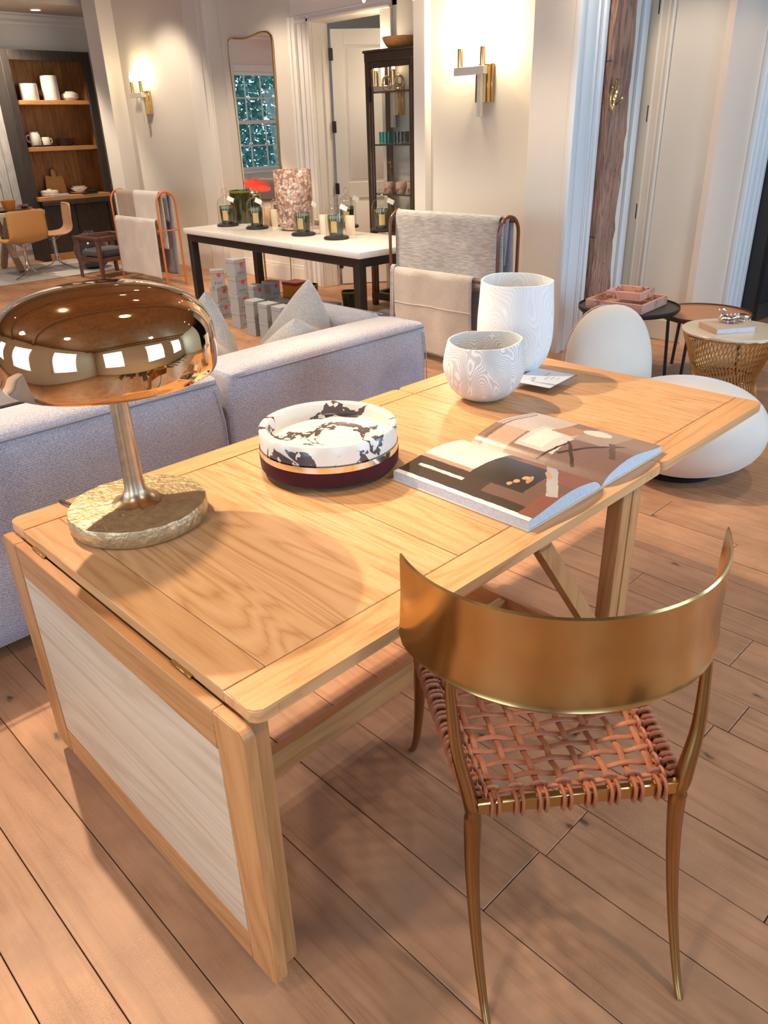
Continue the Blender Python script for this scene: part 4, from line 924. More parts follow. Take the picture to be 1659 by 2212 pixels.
# ================================================================== WIRE DRUM TABLE
zd = .46
dl, drr = AZ(1485, 712, zd), AZ(1668, 722, zd); dc = AZ(1577, 716, zd)
drad = .27
dc = (AZ(1572, 742, zd)+AZ(1590, 683, zd))/2; drad = (AZ(1572, 742, zd)-AZ(1590, 683, zd)).length/2
drad = .285
dt = thing('wire_drum_table', 'gold wire drum side table with pale stone top', 'side table', (dc.x, dc.y, 0))
obj('top', lathe([(0, zd-.018), (drad*.97, zd-.018), (drad, zd-.012), (drad, zd-.003), (drad*.99, zd), (0, zd)], 56), M['travertine'], dt)
NR = 64; rm = None
rodp = smooth_path([(drad*.96, 0, zd-.02), (drad*.80, .03, zd-.14), (drad*.62, .06, zd-.27), (drad*.60, .08, .12), (drad*.70, .09, .0)], 5)
rodm = mesh_of(tube(rodp, .0042, 6), 'wire_rod', 60); rodm.materials.append(M['polbrass'])
for k in range(NR): obj('wire_rod', rodm, None, dt, rot=(0, 0, 2*PI*k/NR))
for z, r in ((zd-.022, drad*.955), (.17, drad*.60), (.006, drad*.70)): obj('ring', tube([(r*math.cos(2*PI*k/40), r*math.sin(2*PI*k/40), z) for k in range(40)], .005, 6, closed=True), M['polbrass'], dt)
b2 = thing('coffee_table_book', 'peach covered hardback book on the gold wire drum table', 'book', (dc.x-.03, dc.y+.02, zd), -.62)
obj('page_block', bx(-.12, .118, -.097, .097, .003, .029, .001), M['paper'], b2)
cv = printed('peach_cover', (.72, .48, .34), [('r', .42, .86, .3, .78, 0, (.45, .47, .50)), ('e', .5, .72, .42, .66, .3, (.30, .10, .04)), ('e', .62, .82, .42, .6, 0, (.25, .18, .06))], noise=.006)
obj('cover', bx(-.125, .122, -.10, .10, .029, .032, .001), plain('peach_cloth', (.72, .48, .34), .6), b2); obj('cover', bx(-.125, .122, -.10, .10, 0, .003, .001), plain('peach_cloth_2', (.72, .48, .34), .6), b2)
obj('spine', bx(-.127, -.122, -.10, .10, 0, .032, .001), plain('peach_cloth_3', (.70, .46, .32), .6), b2)
obj('cover_picture', grid(lambda u, v: Vector((-.11+.225*u, -.09+.18*v, .0325)), 1, 1), cv, b2)
od = thing('silver_ornament', 'polished silver dragon shaped ornament on the peach book', 'ornament', (dc.x+.03, dc.y+.02, zd+.033), -.62)
obj('body', tube(smooth_path([(-.085, 0, .02), (-.06, .005, .03), (-.02, -.004, .022), (.03, .004, .03), (.075, 0, .028), (.10, 0, .018)], 5), [.010]+[.016]*8+[.012]*6+[.018]*10+[.008], 10), M['silver'], od)
obj('tail', tube(smooth_path([(-.08, 0, .03), (-.06, 0, .07), (-.085, 0, .085), (-.10, 0, .078)], 5), lerp_list([.012, .010, .007, .004], 5), 8), M['silver'], od)
for x in (-.06, -.02, .045, .085):
    for s in (-1, 1): obj('claw', tube(smooth_path([(x, s*.006, .024), (x+.008, s*.03, .022), (x+.012, s*.036, .0)], 4), .005, 6), M['silver'], od)
for k in range(4): obj('spike', lathe([(0, .018), (.006, .006), (.008, 0)], 8, c=(-.04+k*.025, 0, .034)), M['silver'], od)
# ================================================================== BLANKET RACKS
M['throwgrey'] = fabric('oat_grey_wool', (.62, .57, .51), (.44, .40, .365), 130, mottled=.15, bump=.6, slub=True)
M['throwcream'] = fabric('cream_linen', (.68, .59, .49), (.58, .49, .41), 150, mottled=.14, bump=.4)
M['throwwhite'] = fabric('white_linen', (.70, .63, .56), (.60, .52, .46), 180, mottled=.1, bump=.4)
M['throwtaupe'] = fabric('taupe_linen', (.46, .34, .26), (.36, .26, .20), 180, mottled=.12, bump=.4)
M['throwblue'] = fabric('lilac_grey_linen', (.40, .37, .40), (.30, .28, .32), 180, mottled=.12, bump=.4)
def rack(label, x0, dep, y0, y1, zt, mat, zr):
    r = thing('blanket_rack', label, 'blanket rack', (x0, y0, 0)); R_ = dep/2; rad = .0125
    for y in (0, y1-y0):
        arch = [(0, y, 0), (0, y, .3), (0, y, .6), (0, y, zt-R_)]+[(R_-R_*math.cos(PI*k/12), y, zt-R_+R_*math.sin(PI*k/12)) for k in range(1, 12)]+[(dep, y, zt-R_), (dep, y, .6), (dep, y, .3), (dep, y, 0)]
        fr = obj('side_frame', tube(arch, rad, 10, up=(0, 1, 0)), mat, r)
        obj('rung', tube([(0, y, zr), (dep, y, zr)], rad*.7, 8), mat, fr); obj('rung', tube([(0, y, .12), (dep, y, .12)], rad*.7, 8), mat, fr)
    for x, z in ((R_*.6, zt-.03), (R_*1.55, zt-.035), (0, zr), (dep, zr)): obj('rail', tube([(x, 0, z), (x, y1-y0, z)], rad*.8, 8), mat, r)
    return r
def throw(label, name, xr, zr, y0, y1, front, backd, mat, amp=.006, folds=3.0, rr=.019, hem=None, seed=1):
    rnd = random.Random(seed); ph = [rnd.uniform(0, 6) for _ in range(4)]
    tot = front+backd+PI*rr; n, m = 44, 24
    def fn(u, v):
        s = u*tot; y = y0+(y1-y0)*v
        if s < front: d = front-s; x, z = xr-rr, zr-d; k = d/front
        elif s < front+PI*rr: a = (s-front)/rr; x, z = xr-rr*math.cos(a), zr+rr*math.sin(a); k = 0; d = 0
        else: d = s-front-PI*rr; x, z = xr+rr, zr-d; k = d/max(backd, .01)
        sg = -1 if s < front else 1
        w = amp*(.3+1.2*k)*(1+math.sin(folds*2*PI*v+ph[0]+.6*k))+amp*.6*k*math.sin(7*v+ph[1]+3*u)
        return Vector((x+sg*w, y+.006*math.sin(4*u+ph[2])*(.5+k), z+.004*math.sin(6*v+ph[3])*k))-Vector((xr, y0, zr-front))
    bm = grid(fn, n, m)
    o = thing(name, label, 'blanket', (xr, y0, zr-front), 0, 'folded blankets on the racks')
    c = obj('cloth', bm, mat, o, 70); md = c.modifiers.new('t', 'SOLIDIFY'); md.thickness = .010; md.offset = 0
    if hem: obj('hem', tube([fn(1-hem if False else hem, k/20)+Vector((-.006, 0, 0)) for k in range(21)], .004, 6), mat, o)
    return o
R2X = 4.28
yl, yr = AX(842, 470, R2X).y, AX(1078, 480, R2X).y; zt2 = AX(1090, 468, R2X+.1).z
M['racklac'] = plain('brown_lacquered_tube', (.16, .05, .022), .25, coat=.4)
rack('dark brown tubular blanket rack below the large wall sconce', R2X, .22, yr, yl, zt2, M['racklac'], .62)
throw('oat grey wool blanket over the top rail of the brown rack', 'wool_blanket', R2X+.066, zt2-.03+.012, yr+.03, yl-.03, .46, .5, M['throwgrey'], .004, 1.5, .022, seed=2)
throw('cream linen blanket hanging low on the front of the brown rack', 'linen_blanket', R2X-.0, .62+.011, yr+.2, yl-.06, .58, .03, M['throwcream'], .010, 2.0, .020, hem=.52, seed=5)
throw('taupe grey blanket edge showing beside the low cream one', 'linen_blanket', R2X+.0, .62+.022, yl-.052, yl-.016, .56, .02, M['throwgrey'], .003, 1.0, .022, seed=8)
throw('lilac grey blanket on the back rail of the brown rack', 'linen_blanket', R2X+.171, zt2-.035+.012, yr+.03, yl-.1, .3, .8, M['throwblue'], .008, 4.0, .019, seed=4)
R1X = 4.6
yl, yr = AX(238, 420, R1X).y, AX(336, 430, R1X).y; zt1 = AX(352, 415, R1X+.1).z
M['rackorange'] = plain('orange_lacquered_tube', (.62, .17, .04), .3, coat=.4)
rack('orange tubular blanket rack in front of the small sconce wall', R1X, .24, yr, yl, zt1, M['rackorange'], .62)
ymid = yr+(yl-yr)*.56
throw('taupe blanket over the top rail of the orange rack', 'linen_blanket', R1X+.072, zt1-.03+.011, ymid+.01, yl-.05, .5, .5, M['throwtaupe'], .004, 2.0, .020, seed=6)
throw('white blanket over the top rail of the orange rack beside the taupe one', 'linen_blanket', R1X+.072, zt1-.03+.012, yr+.04, ymid, .45, .6, M['throwwhite'], .006, 1.5, .022, seed=7)
throw('white blanket hanging low on the front of the orange rack', 'linen_blanket', R1X, .72, yr+.06, yl-.06, .62, .03, M['throwwhite'], .006, 2.0, .022, seed=9)
throw('striped lilac blanket on the back of the orange rack', 'linen_blanket', R1X+.186, zt1-.035+.012, yr+.05, yl-.2, .3, .9, M['throwblue'], .01, 4.0, .020, seed=10)
# ================================================================== CONSOLE TABLE
CZ = .76
cFL, cFR = AZ(403, 494, CZ), AZ(775, 546, CZ)
cang = math.atan2(cFL.y-cFR.y, cFL.x-cFR.x)-PI/2      # local y runs along the front edge
CL, CD = (cFL-cFR).length+.08, .86
cn = thing('console_table', 'black metal console table with white marble slab top', 'table', (cFR.x, cFR.y, 0), cang)
obj('slab', bx(0, CD, 0, CL, CZ-.05, CZ, .006, 2), M['whitemarble'], cn)
LG = .075
M['blackmetal'] = plain('blackened_steel', (.028, .02, .017), .4, metal=.3)
for x in (.02, CD-.02-LG):
    for y in (.03, CL-.03-LG): obj('leg', bx(x, x+LG, y, y+LG, 0, CZ-.05, .003), M['blackmetal'], cn)
for y in (.03, CL-.03-LG): obj('apron', bx(.02+LG, CD-.02-LG, y, y+LG, CZ-.12, CZ-.05, .003), M['blackmetal'], cn)
for x in (.02, CD-.02-LG): obj('apron', bx(x, x+LG, .03+LG, CL-.03-LG, CZ-.12, CZ-.05, .003), M['blackmetal'], cn)
# ---- glass cloches with candles
M['clear'] = glass('clear_glass', (.97, .97, .96), 1.62)
M['olive'] = plain('dark_olive_glass', (.028, .03, .006), .12, var=.3, vscale=6, coat=.6)
M['oliverim'] = plain('olive_rim_glass', (.16, .15, .015), .15, coat=.5)
M['goldlabel'] = plain('gold_paper_label', (.62, .42, .14), .4, metal=.2)
M['tagpaper'] = plain('white_tag', (.78, .74, .66), .7)
M['ebony'] = plain('ebonised_wood', (.02, .014, .012), .4)
def cloche(label):
    t = thing('glass_cloche', label, 'cloche', (0, 0, CZ), 0, 'glass cloches on the console')
    obj('base', lathe([(0, 0), (.085, 0), (.09, .006), (.088, .014), (.078, .02), (0, .021)], 36), M['ebony'], t)
    dome = lathe([(.072, .021), (.073, .10), (.072, .165), (.064, .192), (.048, .212), (.025, .224), (.012, .229), (.0105, .236)], 36)
    obj('dome', dome, M['clear'], t, 60)
    obj('knob', lathe([(0, .228), (.010, .230), (.012, .236), (.022, .246), (.026, .26), (.022, .275), (.010, .284), (0, .286)], 20), M['clear'], t, 60)
    obj('tag', xform(bx(-.004, .05, -.001, .001, -.016, .016), Matrix.Translation((-.035, -.075, .214)) @ Matrix.Rotation(-.75, 4, 'Z') @ Matrix.Rotation(.45, 4, 'Y')), M['tagpaper'], t)
    return t
def candle_jar(label):
    t = thing('candle_jar', label, 'candle', (0, 0, CZ+.0215), 0, 'candles under the glass cloches')
    obj('glass', lathe([(0, .0), (.043, .0), (.045, .005), (.05, .118), (.047, .118), (.044, .085), (0, .085)], 28), M['olive'], t)
    obj('rim', lathe([(.0497, .102), (.0508, .119), (.0475, .1195)], 28), M['oliverim'], t)
    n = 10; bm = grid(lambda u, v: Vector((.0487*math.cos(-PI*.5-.42+.84*u), .0487*math.sin(-PI*.5-.42+.84*u), .022+.066*v)), n, 2); xform(bm, Matrix.Rotation(-.72, 4, 'Z'))
    obj('label_plate', bm, M['goldlabel'], t); return t
spots = [((493, 493), 'leftmost glass cloche, in front of the large dark candle'), ((556, 499), 'glass cloche second from the left on the console'), ((656, 513), 'glass cloche in front of the terrazzo vase'), ((727, 521), 'glass cloche nearest the console\'s front right corner'),
         ((751, 496), 'glass cloche at the back right of the terrazzo vase'), ((825, 504), 'rightmost glass cloche beside the brown blanket rack'), ((607, 483), 'glass cloche half hidden behind the terrazzo vase')]
c0 = j0 = None
for i, ((u, v), lb) in enumerate(spots):
    p = AZ(u, v-5, CZ)
    if i == 6: p = AZ(609, 487, CZ)
    if c0 is None: c0 = cloche(lb); j0 = candle_jar('olive glass candle inside the '+lb); c, j = c0, j0
    else: c = copy_tree(c0, label=lb); j = copy_tree(j0, label='olive glass candle inside the '+lb)
    c.location = (p.x, p.y, CZ); j.location = (p.x, p.y, CZ+.0215*1.25); c.scale = (1.22, 1.22, 1.25); j.scale = (1.34, 1.34, 1.36)
    rz = (.1, -.1, .9, .2, .4, .3, 0)[i]; c.rotation_euler = (0, 0, rz); j.rotation_euler = (0, 0, (-.15, .0, -.35, -.3, -.1, .0, 0)[i])
# ---- pillar candles
M['wax'] = plain('ivory_wax', (.72, .58, .42), .6); M['waxpeach'] = plain('peach_wax', (.66, .42, .26), .6)
def pillar(label, u, v, r, h, mat):
    p = AZ(u, v, CZ); t = thing('pillar_candle', label, 'candle', (p.x, p.y, CZ), 0, 'pillar candles on the console')
    obj('wax', lathe([(0, 0), (r-.002, 0), (r, .004), (r, h-.006), (r-.005, h), (r*.5, h-.004), (0, h-.005)], 28), mat, t); obj('wick', tube([(0, 0, h-.006), (.002, 0, h+.012)], .0015, 6), M['black'], t)
pillar('peach pillar candle left of the terrazzo vase', 580, 488, .042, .17, M['waxpeach'])
pillar('ivory pillar candle touching the terrazzo vase on its left', 597, 489, .045, .16, M['wax'])
pillar('ivory pillar candle behind the front right cloche, on its left', 701, 506, .04, .165, M['wax'])
pillar('ivory pillar candle behind the front right cloche, on its right', 757, 509, .043, .165, M['wax'])
pillar('low ivory candle right of the terrazzo vase at the back', 690, 486, .05, .05, M['wax'])
# ---- terrazzo vase
def terrazzo():
    m, nt, bs = _new('pink_terrazzo'); bs.inputs['Roughness'].default_value = .35
    tc = N(nt, 'ShaderNodeTexCoord'); nz = N(nt, 'ShaderNodeTexNoise'); nz.inputs['Scale'].default_value = 14; nt.links.new(tc.outputs['Object'], nz.inputs['Vector'])
    ad = N(nt, 'ShaderNodeVectorMath', operation='MULTIPLY_ADD'); ad.inputs[1].default_value = (.05,)*3; nt.links.new(nz.outputs['Color'], ad.inputs[0]); nt.links.new(tc.outputs['Object'], ad.inputs[2])
    cols = [(.62, .38, .28), (.70, .48, .36), (.40, .22, .16), (.78, .62, .48), (.20, .13, .12), (.55, .33, .24), (.62, .46, .40), (.28, .16, .11)]
    v1 = N(nt, 'ShaderNodeTexVoronoi'); v1.inputs['Scale'].default_value = 36; nt.links.new(ad.outputs[0], v1.inputs['Vector'])
    r1 = N(nt, 'ShaderNodeValToRGB'); r1.color_ramp.interpolation = 'CONSTANT'
    while len(r1.color_ramp.elements) < len(cols): r1.color_ramp.elements.new(.5)
    for k, e in enumerate(r1.color_ramp.elements): e.position = k/len(cols); e.color = c4(cols[k])
    sp = N(nt, 'ShaderNodeSeparateColor'); nt.links.new(v1.outputs['Color'], sp.inputs[0]); nt.links.new(sp.outputs[0], r1.inputs[0])
    ed = N(nt, 'ShaderNodeTexVoronoi', feature='DISTANCE_TO_EDGE'); ed.inputs['Scale'].default_value = 36; nt.links.new(ad.outputs[0], ed.inputs['Vector'])
    er = ramp(nt, [(.03, (1, 1, 1)), (.09, (0, 0, 0))]); nt.links.new(ed.outputs['Distance'], er.inputs[0])
    mx = N(nt, 'ShaderNodeMix', data_type='RGBA'); mx.inputs[7].default_value = (.30, .17, .12, 1); nt.links.new(er.outputs[0], mx.inputs[0]); nt.links.new(r1.outputs[0], mx.inputs[6]); nt.links.new(mx.outputs[2], bs.inputs['Base Color']); return m
p = AZ(640, 496, CZ)
o = obj('terrazzo_vase', lathe([(0, 0), (.10, .0), (.135, .015), (.158, .05), (.165, .10), (.172, .3), (.174, .515), (.170, .52), (.163, .515), (.16, .3), (.15, .08), (0, .04)], 48), terrazzo(), None, 50, loc=(p.x, p.y, CZ)); tag(o, 'large speckled pink terrazzo vase on the console', 'vase')
# ---- big dark candles and the red shaded lamp
def on_console(u, v, r):
    p = AZ(u, v, CZ)-cFR; ca, sa = math.cos(-cang), math.sin(-cang); x, y = p.x*ca-p.y*sa, p.x*sa+p.y*ca
    x = max(r+.002, min(CD-r-.002, x)); y = max(r+.002, min(CL-r-.002, y)); ca, sa = math.cos(cang), math.sin(cang)
    return Vector((cFR.x+x*ca-y*sa, cFR.y+x*sa+y*ca, CZ))
def big_candle(label, u, v, r, h):
    p = on_console(u, v, r); t = thing('large_candle', label, 'candle', (p.x, p.y, CZ), 0, 'large dark glass candles')
    obj('glass', lathe([(0, 0), (r*.9, 0), (r*.93, .01), (r, h), (r*.95, h), (r*.93, h-.04), (0, h-.045)], 40), M['olive'], t); obj('rim', lathe([(r*.996, h-.02), (r*1.002, h+.001), (r*.948, h+.002)], 40), M['oliverim'], t)
    return t
big_candle('largest dark olive glass candle at the console\'s left end', 499, 478, .112, .31)
big_candle('medium dark olive glass candle in front of the mirror', 563, 477, .07, .27)
q = AX(556, 400, 5.35)
rl = thing('red_lamp', 'lamp with a tilted red disc shade standing behind the console by the mirror', 'lamp', (5.35, q.y, 0))
sh_ = xform(lathe([(0, .035), (.06, .032), (.12, .016), (.15, 0), (.12, -.006), (0, -.008)], 40), Matrix.Translation((0, 0, q.z)) @ Matrix.Rotation(.42, 4, 'X'))
obj('shade', sh_, plain('red_shade', (.75, .05, .03), .35, coat=.5), rl)
obj('pole', tube([(0, 0, 0), (0, 0, q.z-.01)], .012, 10), M['polbrass'], rl); obj('base', lathe([(0, 0), (.13, 0), (.13, .02), (0, .025)], 32), M['polbrass'], rl)
obj('bulb', lathe([(0, -.03), (.02, -.022), (.028, 0), (.02, .02), (0, .028)], 16, c=(-.02, .09, q.z-.10)), M['bulb'], rl); obj('bulb_arm', tube([(0, 0, q.z-.14), (-.02, .09, q.z-.13)], .006, 8), M['polbrass'], rl)
def point_light(name, loc, power, rad, col, parent=None):
    l = bpy.data.lights.new(name, 'POINT'); l.energy = power; l.color = col; l.shadow_soft_size = rad
    o = bpy.data.objects.new(name, l); COL.objects.link(o); o.location = loc
    if parent: o.parent = parent
    return o
point_light('red_lamp_bulb', (-.02, .09, q.z-.10), 20, .03, (1, .78, .5), rl)
# ---- grey boxes with red seals under the console
M['box'] = plain('grey_card_box', (.36, .36, .35), .7); M['seal'] = plain('red_seal', (.72, .05, .03), .5); M['boxink'] = plain('box_print', (.20, .19, .19), .7)
def gbox(s, h):
    t = thing('candle_box', 'x', 'box', (0, 0, 0), 0, 'grey candle boxes under the console')
    obj('carton', bx(-s/2, s/2, -s/2, s/2, 0, h*.78, .002), M['box'], t); obj('lid', bx(-s/2-.001, s/2+.001, -s/2-.001, s/2+.001, h*.78+.0006, h, .002), M['box'], t)
    obj('seal', xform(lathe([(0, .0015), (.017, .0013), (.018, 0)], 18), Matrix.Translation((.012, -s/2-.001, h*.72)) @ Matrix.Rotation(PI/2, 4, 'X')), M['seal'], t)
    for k in range(3): obj('printed_mark', bx(-.03+k*.025, -.018+k*.025, -s/2-.0016, -s/2, h*.18, h*.30), M['boxink'], t)
    return t
bs_, bh = .125, .15
g0 = gbox(bs_, bh); first = True
f0 = AZ(455, 730, 0); 
def put(u, v, lev, label, rz=.0):
    global first
    p = AZ(u, v, 0)
    o = g0 if first else copy_tree(g0); first = False
    o.location = (p.x, p.y, lev*(bh+.001)); o.rotation_euler = (0, 0, rz); o['label'] = label
# columns are given by the pixel of their floor centre
for lev, lb in enumerate(('bottom box of the four-box stack under the console', 'second box up in the four-box stack', 'third box up in the four-box stack', 'top box of the four-box stack')): put(524, 706, lev, 'grey candle box with red seal, '+lb, (.0, .03, -.02, .02)[lev])
for lev, lb in enumerate(('bottom of the leftmost stack', 'middle of the leftmost stack', 'top of the leftmost stack')): put(480, 686, lev, 'grey candle box with red seal, '+lb, (.05, .0, -.55)[lev])
for lev, lb in enumerate(('bottom of the stack right of the four-box one', 'top of the stack right of the four-box one')): put(556, 684, lev, 'grey candle box with red seal, '+lb, .02)
put(586, 675, 0, 'grey candle box with red seal, lower left at the back', .02); put(609, 681, 0, 'grey candle box with red seal, lower right at the back', .02); put(590, 674, 1, 'grey candle box with red seal, single one on top at the back', .12)
for lev, lw in enumerate(('lower', 'upper')):
    put(557, 722, lev, 'grey candle box with red seal, %s left one of the front row' % lw, .0); put(585, 730, lev, 'grey candle box with red seal, %s middle one of the front row' % lw, .0); put(614, 738, lev, 'grey candle box with red seal, %s right one of the front row' % lw, .0)
# ---- things on the floor beside the console
p = AZ(640, 640, 0)
t = thing('amber_box', 'small amber and red gift box behind the grey boxes', 'box', (p.x, p.y, 0), .1); obj('carton', bx(-.1, .1, -.1, .1, 0, .13, .003), plain('amber_card', (.5, .17, .02), .4), t); obj('lid', bx(-.102, .102, -.102, .102, .131, .16, .003), plain('dark_red_card', (.25, .02, .02), .4), t)
for (u, v, lb) in ((672, 650, 'dark green glass tumbler on the floor left of the flat box'), (757, 666, 'dark green glass tumbler on the floor by the console leg')):
    p = AZ(u, v, 0); t = thing('glass_tumbler', lb, 'candle', (p.x, p.y, 0), 0, 'dark tumblers on the floor'); obj('glass', lathe([(0, 0), (.07, 0), (.085, .17), (.08, .17), (.066, .03), (0, .03)], 32), M['olive'], t); obj('rim', lathe([(.0848, .155), (.0855, .171), (.0795, .1715)], 32), M['oliverim'], t)
for (u, v, w, d_, h, rz, lb) in ((706, 672, .09, .12, .08, .2, 'flat grey box on the floor beside the tumblers'), (836, 700, .1, .1, .11, .1, 'pale grey box on the floor by the brown rack'), (772, 690, .13, .1, .06, -.2, 'low dark box on the floor behind the console leg')):
    p = AZ(u, v, 0); t = thing('flat_box', lb, 'box', (p.x, p.y, 0), rz, 'flat boxes on the floor'); m_ = M['box'] if 'dark' not in lb else M['ebony']
    obj('carton', bx(-w, w, -d_, d_, 0, h*.7, .003), m_, t); obj('lid', bx(-w-.002, w+.002, -d_-.002, d_+.002, h*.7+.001, h, .003), m_, t)
o = obj('lamp_cable', tube(smooth_path([(5.66, 7.3, .4), (5.64, 7.28, .1), (5.55, 7.2, .006), (5.4, 7.05, .006), (5.45, 6.9, .006), (5.6, 6.95, .006)], 6), .005, 6), plain('brown_cable', (.12, .06, .03), .6)); tag(o, 'thin brown cable looping on the floor behind the console', 'cable')
# ================================================================== MIRROR
mir = thing('framed_mirror', 'tall gold framed wall mirror with a curved top', 'mirror', (5.75, 7.8, 1.0))
mp_ = [(493, 88), (497, 83), (510, 84), (523, 84), (536, 81), (550, 75), (562, 70), (574, 69), (582, 74), (586, 85), (589, 120), (593, 180), (597, 250), (602, 340), (606, 425), (535, 432), (527, 405), (516, 300), (505, 210), (496, 140), (493, 100)]
outl = [AX(u, v, 5.73) for u, v in mp_]; outl = [Vector((0, q.y-7.8, q.z-1.0)) for q in outl]
outl = smooth_path(outl+[outl[0]], 3)[:-1]
cen = sum(outl, Vector())/len(outl)
def slab(scale, x0, x1):
    bm = B(); ring = []
    for x in (x0, x1): ring.append([Vector((x, (q.y-cen.y)*scale+cen.y, (q.z-cen.z)*scale+cen.z)) for q in outl])
    return ring_skin(bm, ring)
obj('backing', slab(.992, -.004, -.018), M['black'], mir, None)
gm = metal('mirror_silvering', (.90, .90, .88), .0, var=.0, rvar=.0); obj('mirror_glass', slab(.985, -.019, -.022), gm, mir, None)
obj('frame', tube([Vector((-.014, q.y, q.z)) for q in outl], .012, 8, closed=True, up=(1, 0, 0)), M['polbrass'], mir)
# ================================================================== SCONCES
M['satin'] = metal('satin_nickel', (.86, .80, .72), .38, var=.05); M['satin'].node_tree.nodes['Principled BSDF'].inputs['Metallic'].default_value = .55
def sconce(label, x, y, z, s=1.0, power=18, mats=('brass', 'silver')):
    t = thing('wall_sconce', label, 'wall light', (x, y, z), 0, 'square brass wall sconces')
    G, Sv = M['polbrass'], M['satin']
    obj('backplate', bx(-.035, 0, -.075*s, .075*s, -.13, .13, .003), G, t)
    obj('block', bx(-.075, -.035, -.065*s, .055*s, -.13, .11, .002), G, t)
    obj('bar', bx(-.105, -.075, -.025*s, .015*s, -.23, .13, .002), Sv, t)
    obj('arm', bx(-.125, -.075, -.06*s, .235*s, .06, .115, .002), Sv, t)
    for y_ in (-.03*s, .19*s):
        obj('candle_tube', lathe([(0, .115), (.021, .115), (.021, .24), (.017, .24), (.017, .2), (0, .2)], 20, c=(-.10, y_, 0)), G, t)
        obj('bulb', lathe([(0, .22), (.010, .225), (.016, .26), (.02, .285), (.016, .315), (.007, .345), (0, .355)], 14, c=(-.10, y_, 0)), M['bulb'], t)
        point_light('sconce_bulb', (-.10, y_, .33), power, .02, (1, .80, .52), t)
    return t
q = AX(1052, 180, RW); sconce('large brass and silver two-light sconce on the right wall', RW, q.y, q.z, power=60)
q = AX(322, 222, LW); sconce('two-light brass sconce on the left wall above the orange rack', LW, q.y, q.z, power=9)
q = AX(862, 215, 5.75); sconce('two-light sconce seen through the glass cabinet', 5.75, q.y, q.z, power=30)
# ================================================================== GLASS CABINET
VX, VY = 5.405, 5.68
vt = thing('display_cabinet', 'tall bronze framed glass display cabinet beside the pilaster', 'cabinet', (VX, VY, 0), math.radians(0))
M['bronzeframe'] = metal('brushed_bronze', (.17, .125, .095), .38, var=.25, vscale=9)
VW, VD, VH, fr = .62, .30, 2.19, .05
for x in (0, VD-fr):
    for y in (0, -VW): obj('post', bx(x, x+fr, y, y+fr if y else fr, 0, VH, .003) if False else bx(x, x+fr, y-(fr if y == 0 else 0), y+(0 if y == 0 else fr), 0, VH, .004), M['bronzeframe'], vt)
for z0, z1 in ((VH-.07, VH), (.06, .13)):
    obj('rail', bx(-.004, fr, -VW, 0, z0, z1, .004), M['bronzeframe'], vt); obj('rail', bx(VD-fr, VD, -VW, 0, z0, z1, .004), M['bronzeframe'], vt)
    for y in (-VW, -fr): obj('rail', bx(fr, VD-fr, y, y+fr, z0, z1, .004), M['bronzeframe'], vt)
obj('cornice', bx(-.012, VD, -VW-.01, .012, VH, VH+.02, .004), M['bronzeframe'], vt)
dd = obj('door', bx(.004, .03, -VW+fr, -fr, VH-.12, VH-.07, .003), M['bronzeframe'], vt); obj('door_stile', bx(.004, .03, -fr-.03, -fr, .13, VH-.12, .003), M['bronzeframe'], dd); obj('door_stile', bx(.004, .03, -VW+fr, -VW+fr+.03, .13, VH-.12, .003), M['bronzeframe'], dd); obj('pane', bx(.013, .017, -VW+fr+.03, -fr-.03, .13, VH-.12), M['clear'], dd); obj('handle', bx(-.014, .004, -fr-.02, -fr-.008, VH-.38, VH-.26, .002), M['black'], dd)
M['darkback'] = plain('dark_back_sheet', (.05, .034, .026), .3, coat=.3)
obj('back_sheet', bx(VD-.02, VD-.012, -VW+fr, -.42, .13, 1.80), M['darkback'], vt)  # dark sheet at the back right, below the top shelf
M['shelfglass'] = glass('shelf_glass', (.75, .8, .76), 1.5)
for z in (1.89, 1.465, 1.045, .6): s_ = obj('shelf', bx(.035, VD-.035, -VW+.01, -.01, z-.012, z), M['shelfglass'], vt)
for z in (1.89, 1.465, 1.045, .6): obj('shelf_edge', bx(.029, .034, -VW+fr, -fr, z-.013, z), M['bronzeframe'], vt)
def in_cab(u, v, z, off=.13): q = AX(u, v, VX+off); return (VX+off, q.y, z+.0005)
M['tealglass'] = glass('teal_glass', (.35, .78, .72), 1.5); M['amberpale'] = plain('gold_glass', (.78, .60, .36), .1, metal=.7)
for u, mt, lb in ((835, M['tealglass'], 'ribbed teal glass votive on the middle cabinet shelf'), (868, glass('smoke_glass', (.62, .62, .58), 1.5), 'ribbed smoky glass votive on the middle cabinet shelf')):
    l_ = in_cab(u, 305, 1.465); o = thing('glass_votive', lb, 'votive', l_, 0, 'ribbed glass votives'); R_ = .068
    bm = lathe([(0, .002), (R_*.97, .002), (R_, .1), (R_*.92, .1), (R_*.9, .015), (0, .014)], 48)
    for v_ in bm.verts:
        a = math.atan2(v_.co.y, v_.co.x); k = 1+.03*math.cos(a*16); v_.co.x *= k; v_.co.y *= k
    obj('cup', bm, mt, o, 40); obj('base_disc', lathe([(0, .0), (R_*.95, .0), (R_*.95, .002), (0, .002)], 32), plain('votive_base_%d' % u, (.25, .42, .40) if u < 850 else (.35, .34, .31), .2), o)
M['cup'] = printed('painted_cup', (.70, .44, .32), [('e', .1, .3, .3, .7, 0, (.35, .16, .10)), ('e', .45, .6, .2, .6, .4, (.30, .14, .10)), ('e', .7, .9, .35, .75, .2, (.4, .2, .13)), ('r', .3, .42, .5, .7, .3, (.5, .28, .2))])
